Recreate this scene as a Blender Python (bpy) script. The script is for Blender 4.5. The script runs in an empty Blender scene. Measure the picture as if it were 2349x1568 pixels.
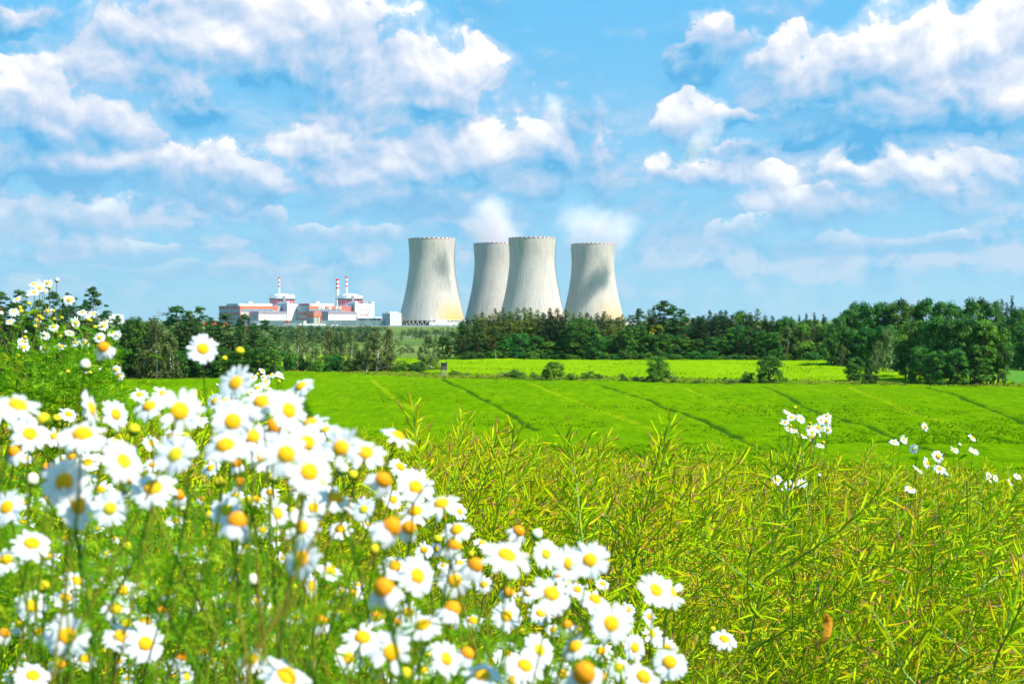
import bpy, math, random
import numpy as np
from mathutils import Vector, Matrix
R = math.radians
scene = bpy.context.scene
col = scene.collection

# ---------------------------------------------------------------- camera
EYE = 2.2                    # eye height above the crop ground under the camera
FPX, CX, HY = 3132.0, 1174.5, 735.0   # 48 mm lens in pixels of a 2349 wide picture, its middle column, its horizon row
cam_d = bpy.data.cameras.new('camera'); cam = bpy.data.objects.new('camera', cam_d); col.objects.link(cam)
cam.location = (0, 0, EYE); cam.rotation_euler = (R(90), 0, 0)
cam_d.lens = 48.0; cam_d.sensor_width = 36.0; cam_d.shift_y = -49.0/2349.0
cam_d.clip_start = 0.05; cam_d.clip_end = 30000
cam_d.dof.use_dof = True; cam_d.dof.focus_distance = 9.0; cam_d.dof.aperture_fstop = 11.0
scene.camera = cam

# ---------------------------------------------------------------- render settings, exposure
scene.view_settings.view_transform = 'Standard'; scene.view_settings.look = 'None'
scene.view_settings.exposure = 0.88; scene.view_settings.gamma = 1.0
scene.render.engine = 'CYCLES'
scene.cycles.max_bounces = 7; scene.cycles.diffuse_bounces = 3; scene.cycles.glossy_bounces = 1
scene.cycles.transmission_bounces = 3; scene.cycles.transparent_max_bounces = 8; scene.cycles.volume_bounces = 8
scene.cycles.use_denoising = True
scene.cycles.sample_clamp_indirect = 6.0

# ---------------------------------------------------------------- sun and sky
SUN_EL = R(50)
SUN_DIR = Vector((0.87*math.cos(SUN_EL), -0.49*math.cos(SUN_EL), math.sin(SUN_EL))).normalized()   # towards the sun
sun_d = bpy.data.lights.new('sun', 'SUN'); sun = bpy.data.objects.new('sun', sun_d); col.objects.link(sun)
sun_d.energy = 4.8; sun_d.angle = R(0.5); sun_d.color = (1.0, 0.955, 0.87)
sun.rotation_euler = SUN_DIR.to_track_quat('Z', 'Y').to_euler()

class NT:
    """small helper to write node trees"""
    def __init__(s, tree): s.t = tree; tree.nodes.clear()
    def n(s, kind, **kw):
        nd = s.t.nodes.new(kind)
        for k, v in kw.items(): setattr(nd, k, v)
        return nd
    def put(s, sock, v):
        if isinstance(v, bpy.types.NodeSocket): s.t.links.new(v, sock)
        elif v is not None: sock.default_value = v
    def m(s, op, a, b=None, c=None, clamp=False):
        nd = s.n('ShaderNodeMath', operation=op, use_clamp=clamp)
        s.put(nd.inputs[0], a)
        if b is not None: s.put(nd.inputs[1], b)
        if c is not None: s.put(nd.inputs[2], c)
        return nd.outputs[0]
    def mr(s, v, a, b, c=0.0, d=1.0, smooth=True):
        nd = s.n('ShaderNodeMapRange', interpolation_type='SMOOTHSTEP' if smooth else 'LINEAR')
        for i, x in enumerate((v, a, b, c, d)): s.put(nd.inputs[i], x)
        return nd.outputs[0]
    def mix(s, f, a, b, kind='MIX'):
        nd = s.n('ShaderNodeMix', data_type='RGBA', blend_type=kind)
        s.put(nd.inputs[0], f)
        for i, x in ((6, a), (7, b)): s.put(nd.inputs[i], (*x, 1) if isinstance(x, tuple) and len(x) == 3 else x)
        return nd.outputs[2]
    def comb(s, x, y, z=0.0):
        nd = s.n('ShaderNodeCombineXYZ')
        for i, v in enumerate((x, y, z)): s.put(nd.inputs[i], v)
        return nd.outputs[0]
    def noise(s, vec, scale, detail=4, rough=0.5, dist=0.0, typ='FBM', dims='2D'):
        nd = s.n('ShaderNodeTexNoise', noise_dimensions=dims)
        try: nd.noise_type = typ
        except Exception: pass
        if vec is not None: s.put(nd.inputs['Vector'], vec)
        s.put(nd.inputs['Scale'], scale); s.put(nd.inputs['Detail'], detail); s.put(nd.inputs['Roughness'], rough); s.put(nd.inputs['Distortion'], dist)
        return nd.outputs[0]

def lin(r, g, b):
    return tuple(((c/255.0)/12.92 if c <= 10 else ((c/255.0+0.055)/1.055)**2.4) for c in (r, g, b))

world = bpy.data.worlds.new('World'); scene.world = world; world.use_nodes = True
def build_world():
    T = NT(world.node_tree)
    sky = T.n('ShaderNodeTexSky', sky_type='NISHITA')
    sky.sun_disc = False; sky.sun_elevation = SUN_EL
    sky.sun_rotation = math.atan2(SUN_DIR.x, SUN_DIR.y); sky.altitude = 450; sky.air_density = 1.0; sky.dust_density = 0.6; sky.ozone_density = 1.4
    tc = T.n('ShaderNodeTexCoord'); sep = T.n('ShaderNodeSeparateXYZ'); T.put(sep.inputs[0], tc.outputs['Generated'])
    x, y, z = sep.outputs
    az = T.m('ARCTAN2', x, y); el = T.m('ARCSINE', z)
    E = 2.0**scene.view_settings.exposure
    def C(r, g, b, k=1.0): return tuple(c*k/E for c in lin(r, g, b))
    # fine and coarse cloud noise in (azimuth, elevation)
    V = T.comb(az, T.m('MULTIPLY', el, 1.15), 0.0)
    warp = T.n('ShaderNodeTexNoise', noise_dimensions='2D'); T.put(warp.inputs['Vector'], V); T.put(warp.inputs['Scale'], 11.0); T.put(warp.inputs['Detail'], 3.0)
    wv = T.n('ShaderNodeVectorMath', operation='SUBTRACT'); T.put(wv.inputs[0], warp.outputs['Color']); wv.inputs[1].default_value = (0.5, 0.5, 0.5)
    ws = T.n('ShaderNodeVectorMath', operation='SCALE'); T.put(ws.inputs[0], wv.outputs[0]); ws.inputs['Scale'].default_value = 0.035
    va = T.n('ShaderNodeVectorMath', operation='ADD'); T.put(va.inputs[0], V); T.put(va.inputs[1], ws.outputs[0])
    P = va.outputs[0]
    def dens(P):
        n1 = T.noise(P, 19.0, 7.0, 0.52)
        vo = T.n('ShaderNodeTexVoronoi', feature='SMOOTH_F1', voronoi_dimensions='2D'); T.put(vo.inputs['Vector'], P); vo.inputs['Scale'].default_value = 38.0
        try: vo.inputs['Detail'].default_value = 0.0
        except Exception: pass
        vo.inputs['Smoothness'].default_value = 0.6
        return T.m('SUBTRACT', T.m('MULTIPLY', n1, 1.3), T.m('MULTIPLY', vo.outputs['Distance'], 0.26))
    N = dens(P)
    sh = T.n('ShaderNodeVectorMath', operation='ADD'); T.put(sh.inputs[0], P); sh.inputs[1].default_value = (0.003, 0.007, 0.0)
    N2 = dens(sh.outputs[0])
    relief = T.m('SUBTRACT', N, N2)
    # cumulus masses: centre x, y, half width, height above, depth below, whiteness
    B = [(310, 120, 185, 120, 110, .9), (470, 30, 130, 110, 150, 1.0), (700, 70, 210, 110, 130, 1.0), (560, 130, 160, 60, 60, .8),
         (80, 255, 200, 95, 90, 1.0), (250, 270, 120, 50, 60, .8), (420, 235, 120, 30, 42, .1), (935, 190, 240, 125, 105, 1.05), (1080, 175, 100, 60, 70, .95), (860, 255, 130, 40, 65, .8),
         (480, 400, 130, 75, 80, 1.0), (330, 370, 110, 45, 60, .9), (600, 420, 110, 50, 60, .7), (100, 385, 190, 45, 60, .5),
         (760, 355, 130, 70, 100, .95), (980, 370, 270, 75, 95, .85), (1230, 362, 190, 80, 65, .85), (1300, 265, 85, 42, 45, .8),
         (70, 480, 110, 35, 45, 1.0), (240, 500, 100, 38, 40, .95), (30, 30, 110, 30, 34, .3),
         (2300, 105, 290, 110, 150, 1.25), (2090, 140, 260, 105, 120, 1.15), (1890, 150, 190, 80, 85, 1.0), (1790, 160, 60, 35, 30, 1.0), (2080, 262, 300, 60, 70, .12), (2290, 250, 160, 70, 60, .6),
         (1625, 120, 62, 85, 60, .55), (1585, 125, 60, 22, 40, .5), (1610, 270, 95, 52, 55, .95), (1700, 262, 50, 30, 24, .8),
         (1770, 425, 95, 42, 40, 1.1), (1560, 398, 80, 32, 34, .85), (1915, 385, 62, 42, 40, 1.0), (1700, 355, 80, 34, 30, .7), (1660, 400, 120, 30, 40, .5),
         (2200, 390, 170, 50, 60, .8), (2120, 440, 110, 30, 40, .8), (1880, 480, 130, 34, 40, .65), (1705, 530, 80, 28, 26, .95), (2160, 552, 70, 20, 22, .7),
         (760, 540, 150, 22, 26, .5), (300, 575, 200, 20, 26, .4), (1900, 560, 220, 20, 24, .35), (1000, 470, 260, 26, 34, .2), (1220, 430, 90, 26, 30, .8), (640, 512, 50, 20, 20, .8), (560, 620, 300, 14, 20, .3)]
    F = None; W = None; S = None
    wsep = T.n('ShaderNodeSeparateXYZ'); T.put(wsep.inputs[0], wv.outputs[0])
    w2n = T.n('ShaderNodeTexNoise', noise_dimensions='2D'); T.put(w2n.inputs['Vector'], V); T.put(w2n.inputs['Scale'], 30.0); T.put(w2n.inputs['Detail'], 4.0)
    w2s = T.n('ShaderNodeVectorMath', operation='SUBTRACT'); T.put(w2s.inputs[0], w2n.outputs['Color']); w2s.inputs[1].default_value = (0.5, 0.5, 0.5)
    w2p = T.n('ShaderNodeSeparateXYZ'); T.put(w2p.inputs[0], w2s.outputs[0])
    amp = T.mr(el, 0.03, 0.18, 0.6, 1.2)
    azw = T.m('ADD', az, T.m('MULTIPLY', amp, T.m('ADD', T.m('MULTIPLY', wsep.outputs[0], 0.030), T.m('MULTIPLY', w2p.outputs[0], 0.036))))
    elw = T.m('ADD', el, T.m('MULTIPLY', amp, T.m('ADD', T.m('MULTIPLY', wsep.outputs[1], 0.020), T.m('MULTIPLY', w2p.outputs[1], 0.034))))
    for cx, cy, rx, rt, rb, br in B:
        rx *= 1.1; rt *= 1.12; rb *= 1.35
        a0 = math.atan((cx-CX)/FPX); e0 = math.atan((HY-cy)/FPX*math.cos(a0))
        dx = T.m('MULTIPLY_ADD', azw, FPX/rx, -a0*FPX/rx)
        dy = T.m('SUBTRACT', elw, e0)
        up = T.m('MULTIPLY', T.m('MAXIMUM', dy, 0.0), FPX/rt); dn = T.m('MULTIPLY', T.m('MINIMUM', dy, 0.0), FPX/rb)
        v = T.m('ADD', up, dn)
        r2 = T.m('MULTIPLY_ADD', dx, dx, T.m('MULTIPLY', v, v))
        w = T.m('MAXIMUM', T.m('SUBTRACT', 1.35, r2), 0.0)
        F = T.m('MAXIMUM', F, w) if F is not None else w
        w2 = T.m('MULTIPLY', w, w)
        W = T.m('ADD', W, w2) if W is not None else w2
        s_ = T.m('MULTIPLY', T.m('MULTIPLY_ADD', v, 0.62, 0.62*br-0.12), w2)
        S = T.m('ADD', S, s_) if S is not None else s_
    hgt = T.m('DIVIDE', S, T.m('ADD', W, 0.02))
    # loose low cloud streets towards the horizon
    Vh = T.comb(T.m('MULTIPLY', az, 1.0), T.m('MULTIPLY', el, 3.4), 3.0)
    nh = T.noise(Vh, 11.0, 8.0, 0.58)
    n3 = T.noise(P, 36.0, 7.0, 0.58)
    base = T.m('MULTIPLY', T.mr(nh, 0.38, 0.60), T.mr(el, 0.19, 0.10, 0.0, 1.0))
    base = T.m('MULTIPLY', base, T.mr(el, 0.005, 0.045, 0.35, 1.0))
    NC = T.m('SUBTRACT', N, 0.52)
    fine = T.m('MULTIPLY', T.m('SUBTRACT', n3, 0.5), T.mr(el, 0.20, 0.07, 1.0, 3.6))
    f = T.m('ADD', T.m('ADD', T.m('MULTIPLY', T.m('MINIMUM', F, 1.2), 0.95), T.m('MULTIPLY', T.m('MULTIPLY', NC, 1.9), T.mr(F, 0.75, 1.3, 1.0, 0.35))), fine)
    wid = T.mr(hgt, -0.35, 0.25, 0.62, 0.28)
    cover = T.m('DIVIDE', T.m('SUBTRACT', f, 0.38), wid, clamp=True)
    cover = T.m('MAXIMUM', T.mr(cover, 0.0, 1.0), T.mr(f, -0.15, 0.8, 0.0, 0.6))
    big = T.noise(P, 13.0, 3.0, 0.5)
    light = T.m('ADD', T.m('ADD', hgt, T.m('MULTIPLY', T.m('SUBTRACT', big, 0.5), 1.0)), T.m('MULTIPLY', relief, 1.6))
    light = T.m('ADD', light, T.m('MULTIPLY', T.m('SUBTRACT', n3, 0.5), 0.5))
    light = T.mr(light, -0.20, 1.05, smooth=False)
    far = T.mr(el, 0.03, 0.13)
    ramp = T.n('ShaderNodeValToRGB'); cr = ramp.color_ramp
    cr.elements[0].position = 0.0; cr.elements[0].color = (*C(92, 181, 235), 1)
    cr.elements[1].position = 1.0; cr.elements[1].color = (*C(255, 255, 255, 1.12), 1)
    for p, c in ((0.20, C(132, 197, 240)), (0.42, C(182, 211, 243)), (0.62, C(216, 229, 250)), (0.8, C(240, 245, 255))):
        e = cr.elements.new(p); e.color = (*c, 1)
    T.put(ramp.inputs[0], light)
    cl = ramp.outputs[0]
    # clear air: the Nishita sky, tinted to this film's blue
    skyc = T.mix(1.0, sky.outputs[0], (0.085, 0.105, 0.098), 'MULTIPLY')
    clear = T.mix(T.mr(el, -0.02, 0.30, 0.0, 1.0, False), C(154, 210, 243), C(86, 193, 252))
    clear = T.mix(0.92, skyc, clear)
    low = T.mix(T.mr(T.m('ADD', T.m('MULTIPLY', nh, 0.5), T.m('MULTIPLY', n3, 0.5)), 0.42, 0.60), C(128, 196, 240), C(208, 224, 246))
    cc = T.mix(T.m('MULTIPLY', base, 0.85), clear, low)
    cl = T.mix(T.m('MULTIPLY', T.m('SUBTRACT', 1.0, far), 0.55), cl, C(186, 216, 243))
    out = T.mix(T.m('MULTIPLY', cover, T.mr(el, 0.0, 0.12, 0.35, 1.0)), cc, cl)
    out = T.mix(T.mr(el, -0.03, 0.0), (0.10, 0.14, 0.05), out)
    bg = T.n('ShaderNodeBackground'); T.put(bg.inputs[0], out); bg.inputs[1].default_value = 1.0
    o = T.n('ShaderNodeOutputWorld'); T.put(o.inputs[0], bg.outputs[0])
build_world()
world.cycles.sampling_method = 'MANUAL'; world.cycles.sample_map_resolution = 512

# ---------------------------------------------------------------- mesh helpers
rng = np.random.default_rng(7)
def mk_mesh(name, V, Fs, mats, tint=None, midx=None, smooth=False):
    """V (n,3); Fs list of (m,k) index arrays; mats list; tint per vertex 0..1; midx per face"""
    V = np.asarray(V, dtype=np.float32).reshape(-1, 3)
    me = bpy.data.meshes.new(name)
    me.vertices.add(len(V)); me.vertices.foreach_set('co', V.ravel())
    Fs = [np.asarray(f, dtype=np.int32) for f in Fs if len(f)]
    nl = sum(f.size for f in Fs); npoly = sum(len(f) for f in Fs)
    me.loops.add(nl); me.polygons.add(npoly)
    me.loops.foreach_set('vertex_index', np.concatenate([f.ravel() for f in Fs]))
    tot = np.concatenate([np.full(len(f), f.shape[1], dtype=np.int32) for f in Fs])
    st = np.concatenate([[0], np.cumsum(tot)[:-1]]).astype(np.int32)
    me.polygons.foreach_set('loop_start', st)
    try: me.polygons.foreach_set('loop_total', tot)
    except Exception: pass
    me.polygons.foreach_set('use_smooth', np.full(npoly, bool(smooth)))
    if midx is not None: me.polygons.foreach_set('material_index', np.asarray(midx, dtype=np.int32))
    for m in (mats if isinstance(mats, (list, tuple)) else [mats]): me.materials.append(m)
    if tint is not None:
        a = me.attributes.new('tint', 'FLOAT', 'POINT'); a.data.foreach_set('value', np.asarray(tint, dtype=np.float32).ravel())
    me.update(calc_edges=True); me.validate(verbose=False)
    return me
def link(name, me, parent=None):
    o = bpy.data.objects.new(name, me); col.objects.link(o)
    if parent is not None: o.parent = parent
    return o
def tag(o, label=None, cat=None, group=None, kind=None):
    if label: o['label'] = label
    if cat: o['category'] = cat
    if group: o['group'] = group
    if kind: o['kind'] = kind
    return o
def empty(name, loc, rz=0.0, s=1.0):
    o = bpy.data.objects.new(name, None); col.objects.link(o); o.location = loc; o.rotation_euler = (0, 0, rz); o.scale = (s, s, s); o.empty_display_size = 0.1
    return o
def copy_tree(o, parent=None):
    c = o.copy(); col.objects.link(c); c.parent = parent
    for ch in list(o.children): copy_tree(ch, c)
    return c

class MB:
    """collects pieces of one mesh"""
    def __init__(s): s.V = []; s.Q = []; s.T = []; s.t = []; s.n = 0
    def add(s, V, Q=None, T=None, tint=0.5):
        V = np.asarray(V, dtype=float).reshape(-1, 3)
        if Q is not None and len(Q): s.Q.append(np.asarray(Q, dtype=int)+s.n)
        if T is not None and len(T): s.T.append(np.asarray(T, dtype=int)+s.n)
        s.V.append(V); s.t.append(np.broadcast_to(np.asarray(tint, dtype=float), (len(V),)).copy()); s.n += len(V)
    def box(s, x0, x1, y0, y1, z0, z1, tint=0.5):
        V = [(x, y, z) for z in (z0, z1) for y in (y0, y1) for x in (x0, x1)]
        s.add(V, [(0, 2, 3, 1), (4, 5, 7, 6), (0, 1, 5, 4), (2, 6, 7, 3), (0, 4, 6, 2), (1, 3, 7, 5)], tint=tint)
    def tube(s, P, r, k=6, tint=0.5, cap=True):
        P = np.asarray(P, dtype=float); n = len(P); r = np.broadcast_to(np.asarray(r, dtype=float), (n,))
        T = np.gradient(P, axis=0); T /= np.linalg.norm(T, axis=1)[:, None]+1e-12
        ref = np.array([0, 0, 1.0]) if abs(T[:, 2]).mean() < 0.8 else np.array([1.0, 0, 0])
        A = np.cross(T, ref); A /= np.linalg.norm(A, axis=1)[:, None]+1e-12; B = np.cross(T, A)
        th = np.arange(k)*2*math.pi/k
        V = P[:, None] + r[:, None, None]*(A[:, None]*np.cos(th)[None, :, None] + B[:, None]*np.sin(th)[None, :, None])
        i = np.arange(n-1)[:, None]*k; j = np.arange(k)[None]; j2 = (j+1) % k
        Q = np.stack([i+j, i+j2, i+k+j2, i+k+j], axis=-1).reshape(-1, 4)
        tt = np.repeat(np.broadcast_to(np.asarray(tint, dtype=float), (n,)), k)
        T3 = [(0, q, q+1) for q in range(1, k-1)] + [((n-1)*k, (n-1)*k+q+1, (n-1)*k+q) for q in range(1, k-1)] if cap else None
        s.add(V.reshape(-1, 3), Q, T3, tt)
    def lathe(s, prof, k=32, c=(0, 0), tint=0.5):
        prof = np.asarray(prof, dtype=float); n = len(prof); th = np.arange(k)*2*math.pi/k
        V = np.stack([c[0]+prof[:, 0][:, None]*np.cos(th), c[1]+prof[:, 0][:, None]*np.sin(th), np.repeat(prof[:, 1][:, None], k, 1)], axis=-1)
        i = np.arange(n-1)[:, None]*k; j = np.arange(k)[None]; j2 = (j+1) % k
        s.add(V.reshape(-1, 3), np.stack([i+j, i+j2, i+k+j2, i+k+j], axis=-1).reshape(-1, 4), tint=tint)
    def mesh(s, name, mats, smooth=False):
        return mk_mesh(name, np.concatenate(s.V), [np.concatenate(f) for f in (s.Q, s.T) if f], mats, np.concatenate(s.t), smooth=smooth)
    def build(s, name, mats, parent=None, smooth=False):
        return link(name, s.mesh(name, mats, smooth), parent)

# ---------------------------------------------------------------- materials
def mat(name, color, rough=0.8, spec=0.2, var=0.0, vscale=1.0, vdetail=4, obj=True, bump=0.0, bscale=5.0, metal=0.0):
    m = bpy.data.materials.new(name); m.use_nodes = True; T = NT(m.node_tree)
    b = T.n('ShaderNodeBsdfPrincipled'); o = T.n('ShaderNodeOutputMaterial'); T.put(o.inputs[0], b.outputs[0])
    b.inputs['Roughness'].default_value = rough; b.inputs['Specular IOR Level'].default_value = spec; b.inputs['Metallic'].default_value = metal
    vec = None
    if var or bump:
        tc = T.n('ShaderNodeTexCoord'); vec = tc.outputs['Object']
    if var:
        nz = T.noise(vec, vscale, vdetail, 0.6, dims='3D')
        c = T.mix(T.mr(nz, 0.3, 0.7), tuple(x*(1-var) for x in color), tuple(min(1, x*(1+var)) for x in color)); T.put(b.inputs['Base Color'], c)
    else: b.inputs['Base Color'].default_value = (*color, 1)
    if bump:
        bp = T.n('ShaderNodeBump'); bp.inputs['Strength'].default_value = bump; T.put(bp.inputs['Height'], T.noise(vec, bscale, 4, 0.6, dims='3D')); T.put(b.inputs['Normal'], bp.outputs[0])
    return m
def leafmat(name, stops, trans=0.35, rough=0.55, spec=0.25, objvar=0.16):
    """foliage: colour picked along a ramp by the vertex attribute tint (kinds of leaf, ripe or green), some light through it"""
    m = bpy.data.materials.new(name); m.use_nodes = True; T = NT(m.node_tree)
    at = T.n('ShaderNodeAttribute', attribute_name='tint')
    rp = T.n('ShaderNodeValToRGB'); cr = rp.color_ramp
    while len(cr.elements) < len(stops): cr.elements.new(0.5)
    for e, (p, c) in zip(cr.elements, stops): e.position = p; e.color = (*c, 1)
    T.put(rp.inputs[0], at.outputs['Fac']); c = rp.outputs[0]
    oi = T.n('ShaderNodeObjectInfo')
    hs = T.n('ShaderNodeHueSaturation'); T.put(hs.inputs['Color'], c)
    T.put(hs.inputs['Hue'], T.m('MULTIPLY_ADD', oi.outputs['Random'], 0.03*objvar/0.12, 0.5-0.015*objvar/0.12)); T.put(hs.inputs['Value'], T.m('MULTIPLY_ADD', oi.outputs['Random'], 2*objvar, 1-objvar)); c = hs.outputs[0]
    b = T.n('ShaderNodeBsdfPrincipled'); T.put(b.inputs['Base Color'], c); b.inputs['Roughness'].default_value = rough; b.inputs['Specular IOR Level'].default_value = spec
    tr = T.n('ShaderNodeBsdfTranslucent'); T.put(tr.inputs[0], c)
    mx = T.n('ShaderNodeMixShader'); mx.inputs[0].default_value = trans; T.put(mx.inputs[1], b.outputs[0]); T.put(mx.inputs[2], tr.outputs[0])
    o = T.n('ShaderNodeOutputMaterial'); T.put(o.inputs[0], mx.outputs[0])
    return m

# ---------------------------------------------------------------- terrain
PY = np.array([-60, 0, 4, 12, 22, 40, 90, 140, 170, 560, 800, 1300, 1800, 2200, 2500, 3200, 4500, 7000, 12000, 20000.])
PZ = np.array([-1.6, -2.2, -2.33, -2.66, -3.7, -6.0, -11.6, -15.1, -16, -16.0, -17, -17.2, -15, -10.5, -8.5, -10, -24, -14, -4, -4.])+EYE
def sstep(x, a, b):
    t = np.clip((x-a)/(b-a), 0, 1); return t*t*(3-2*t)
def ground(x, y):
    x = np.asarray(x, dtype=float); y = np.asarray(y, dtype=float)
    z = np.interp(y, PY, PZ)
    z = z - 0.055*x*sstep(y, 2, 12)*(1-sstep(y, 50, 130))
    z = z + 0.55*sstep(-x, 0.7, 1.6)*sstep(y, 2.2, 3.4)*(1-sstep(y, 5.0, 8.0))          # a low bank at the left
    z = z + 1.15*(1-sstep(y, 1.5, 2.2))*(1-sstep(x, 0.25, 0.9))*sstep(y, -3, 0.3)                   # the verge the daisies stand on
    z = z + 0.5*np.sin(x*0.011+1.3)*np.sin(y*0.013+0.4)*sstep(y, 160, 300)*(1-sstep(y, 2000, 2400))
    return z
def at(px, D, py=None):
    """a point D metres out, in the picture's column px; on the ground, or at row py"""
    X = (px-CX)/FPX*D
    return (X, D, float(ground(X, D)) if py is None else EYE+(HY-py)/FPX*D)
def on_ground(px, py, lift=0.85):
    """where the line of sight through px, py meets the ground beyond 120 m"""
    D = 120.0
    while D < 3000:
        x, y, z = at(px, D)
        if EYE+(HY-py)/FPX*D <= z+lift: break
        D += 0.5
    return x, D

def grid_mesh(name, xs, ys, zf, mats, tint=None):
    X, Y = np.meshgrid(xs, ys); Z = zf(X, Y); nx, ny = len(xs), len(ys)
    i = np.arange(ny-1)[:, None]*nx; j = np.arange(nx-1)[None]
    Q = np.stack([i+j, i+j+1, i+nx+j+1, i+nx+j], axis=-1).reshape(-1, 4)
    return mk_mesh(name, np.stack([X, Y, Z], -1).reshape(-1, 3), [Q], mats, None if tint is None else tint(X, Y).ravel(), smooth=True)

def terrain_material():
    m = bpy.data.materials.new('open country'); m.use_nodes = True; T = NT(m.node_tree)
    g = T.n('ShaderNodeNewGeometry'); sp = T.n('ShaderNodeSeparateXYZ'); T.put(sp.inputs[0], g.outputs['Position'])
    near = T.noise(g.outputs['Position'], 2.5, 6, 0.65, dims='3D')
    c1 = T.mix(T.mr(near, 0.35, 0.65), (0.035, 0.06, 0.012), (0.09, 0.11, 0.03))        # soil and low weeds
    mid = T.noise(g.outputs['Position'], 0.15, 6, 0.65, dims='3D')
    c2 = T.mix(T.mr(mid, 0.35, 0.65), (0.07, 0.14, 0.012), (0.12, 0.19, 0.02))
    # parcels of farmland far off: strips that change with distance
    vo = T.n('ShaderNodeTexVoronoi', feature='F1'); T.put(vo.inputs['Vector'], T.comb(T.m('MULTIPLY', sp.outputs[0], 0.0016), T.m('MULTIPLY', sp.outputs[1], 0.0052), 0.0)); vo.inputs['Scale'].default_value = 1.0
    vs = T.n('ShaderNodeSeparateColor'); T.put(vs.inputs[0], vo.outputs['Color'])
    rp = T.n('ShaderNodeValToRGB'); cr = rp.color_ramp
    while len(cr.elements) < 4: cr.elements.new(0.5)
    for e, (p, c) in zip(cr.elements, sorted(((0, (0.05, 0.10, 0.015)), (1, (0.13, 0.20, 0.03)), (0.35, (0.16, 0.20, 0.045)), (0.7, (0.07, 0.13, 0.02))))): e.position = p; e.color = (*c, 1)
    T.put(rp.inputs[0], vs.outputs[0])
    c = T.mix(T.mr(sp.outputs[1], 20, 60), c1, c2); c = T.mix(T.mr(sp.outputs[1], 600, 640), c, rp.outputs[0])
    b = T.n('ShaderNodeBsdfPrincipled'); T.put(b.inputs['Base Color'], c); b.inputs['Roughness'].default_value = 0.95; b.inputs['Specular IOR Level'].default_value = 0.05
    bp = T.n('ShaderNodeBump'); bp.inputs['Strength'].default_value = 0.5; bp.inputs['Distance'].default_value = 0.3; T.put(bp.inputs['Height'], mid); T.put(b.inputs['Normal'], bp.outputs[0])
    o = T.n('ShaderNodeOutputMaterial'); T.put(o.inputs[0], b.outputs[0]); return m
xs = np.concatenate([-np.geomspace(9000, 12, 70), np.linspace(-11.5, 11.5, 70), np.geomspace(12, 9000, 70)])
ys = np.concatenate([np.linspace(-60, -6, 12), np.linspace(-5, 20, 90), np.geomspace(21, 20000, 190)])
tag(link('ground', grid_mesh('ground', xs, ys, ground, terrain_material())), kind='structure')

# the wide green crop below the slope, seen from above: a rolling canopy with wheel tracks pressed into it
def tramline(pts):
    return np.array([on_ground(px, py) for px, py in pts])
def crop_material(name, ca, cb, cc, lane):
    m = bpy.data.materials.new(name); m.use_nodes = True; T = NT(m.node_tree)
    g = T.n('ShaderNodeNewGeometry'); P = g.outputs['Position']
    n1 = T.noise(P, 0.035, 5, 0.6, dims='3D'); n2 = T.noise(P, 1.0, 6, 0.8, dims='3D')
    st = T.n('ShaderNodeVectorMath', operation='MULTIPLY'); T.put(st.inputs[0], P); st.inputs[1].default_value = (0.25, 1.0, 0.3)
    n3 = T.noise(st.outputs[0], 0.5, 6, 0.7, dims='3D')
    c = T.mix(T.mr(n1, 0.3, 0.7), ca, cb)
    sl = T.n('ShaderNodeVectorMath', operation='MULTIPLY'); T.put(sl.inputs[0], P); sl.inputs[1].default_value = (0.55, 0.085, 0.0)
    n4 = T.noise(sl.outputs[0], 1.0, 5, 0.75, dims='3D')
    c = T.mix(T.m('MULTIPLY', T.mr(n4, 0.50, 0.66), 0.7), c, (ca[0]*0.5, ca[1]*0.62, ca[2]))
    c = T.mix(T.m('MULTIPLY', T.mr(n4, 0.48, 0.34), 0.7), c, (cc[0]*1.1, cc[1]*1.08, cc[2]))
    c = T.mix(T.m('MULTIPLY', T.mr(n3, 0.42, 0.72), 0.55), c, cc)
    c = T.mix(T.m('MULTIPLY', T.mr(n2, 0.56, 0.68), 0.8), c, (0.04, 0.10, 0.006))                         # gaps between the plants
    if lane:
        at_ = T.n('ShaderNodeAttribute', attribute_name='tint')
        c = T.mix(T.mr(at_.outputs['Fac'], 0.55, 0.90, 0.0, 0.9), c, (0.025, 0.075, 0.004))    # tracks of thinner crop, shade of the gap painted in dark green
        c = T.mix(T.mr(at_.outputs['Fac'], 0.45, 0.05, 0.0, 0.65), c, (0.22, 0.30, 0.004))         # thin yellow tracks
    b = T.n('ShaderNodeBsdfPrincipled'); T.put(b.inputs['Base Color'], c); b.inputs['Roughness'].default_value = 0.85; b.inputs['Specular IOR Level'].default_value = 0.0
    bp = T.n('ShaderNodeBump'); bp.inputs['Strength'].default_value = 0.7; bp.inputs['Distance'].default_value = 0.35; T.put(bp.inputs['Height'], T.m('ADD', n2, T.m('MULTIPLY', n3, 0.6))); T.put(b.inputs['Normal'], bp.outputs[0])
    o = T.n('ShaderNodeOutputMaterial'); T.put(o.inputs[0], b.outputs[0]); return m
DARK = [[(1375, 884), (1450, 905), (1560, 945), (1640, 975), (1760, 1030)], [(1745, 885), (1800, 903), (1850, 935), (2020, 985), (2180, 1050)], [(2110, 888), (2190, 905), (2290, 945), (2420, 990)],
        [(1010, 868), (1060, 890), (1130, 925), (1230, 985)], [(690, 900), (700, 930), (712, 965)], [(2130, 890), (2000, 884), (1740, 886)], [(1370, 884), (1500, 886), (1620, 884)], [(2349, 1010), (2200, 985), (2050, 975), (1930, 968)]]
PALE = [[(1215, 880), (1290, 908), (1400, 950), (1500, 985)], [(1950, 890), (2020, 915), (2100, 950), (2200, 975), (2330, 995)], [(855, 872), (890, 900), (945, 940)], [(1560, 888), (1640, 915), (1760, 945), (1870, 955)]]
DARK = [tramline(p) for p in DARK]; PALE = [tramline(p) for p in PALE]
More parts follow.
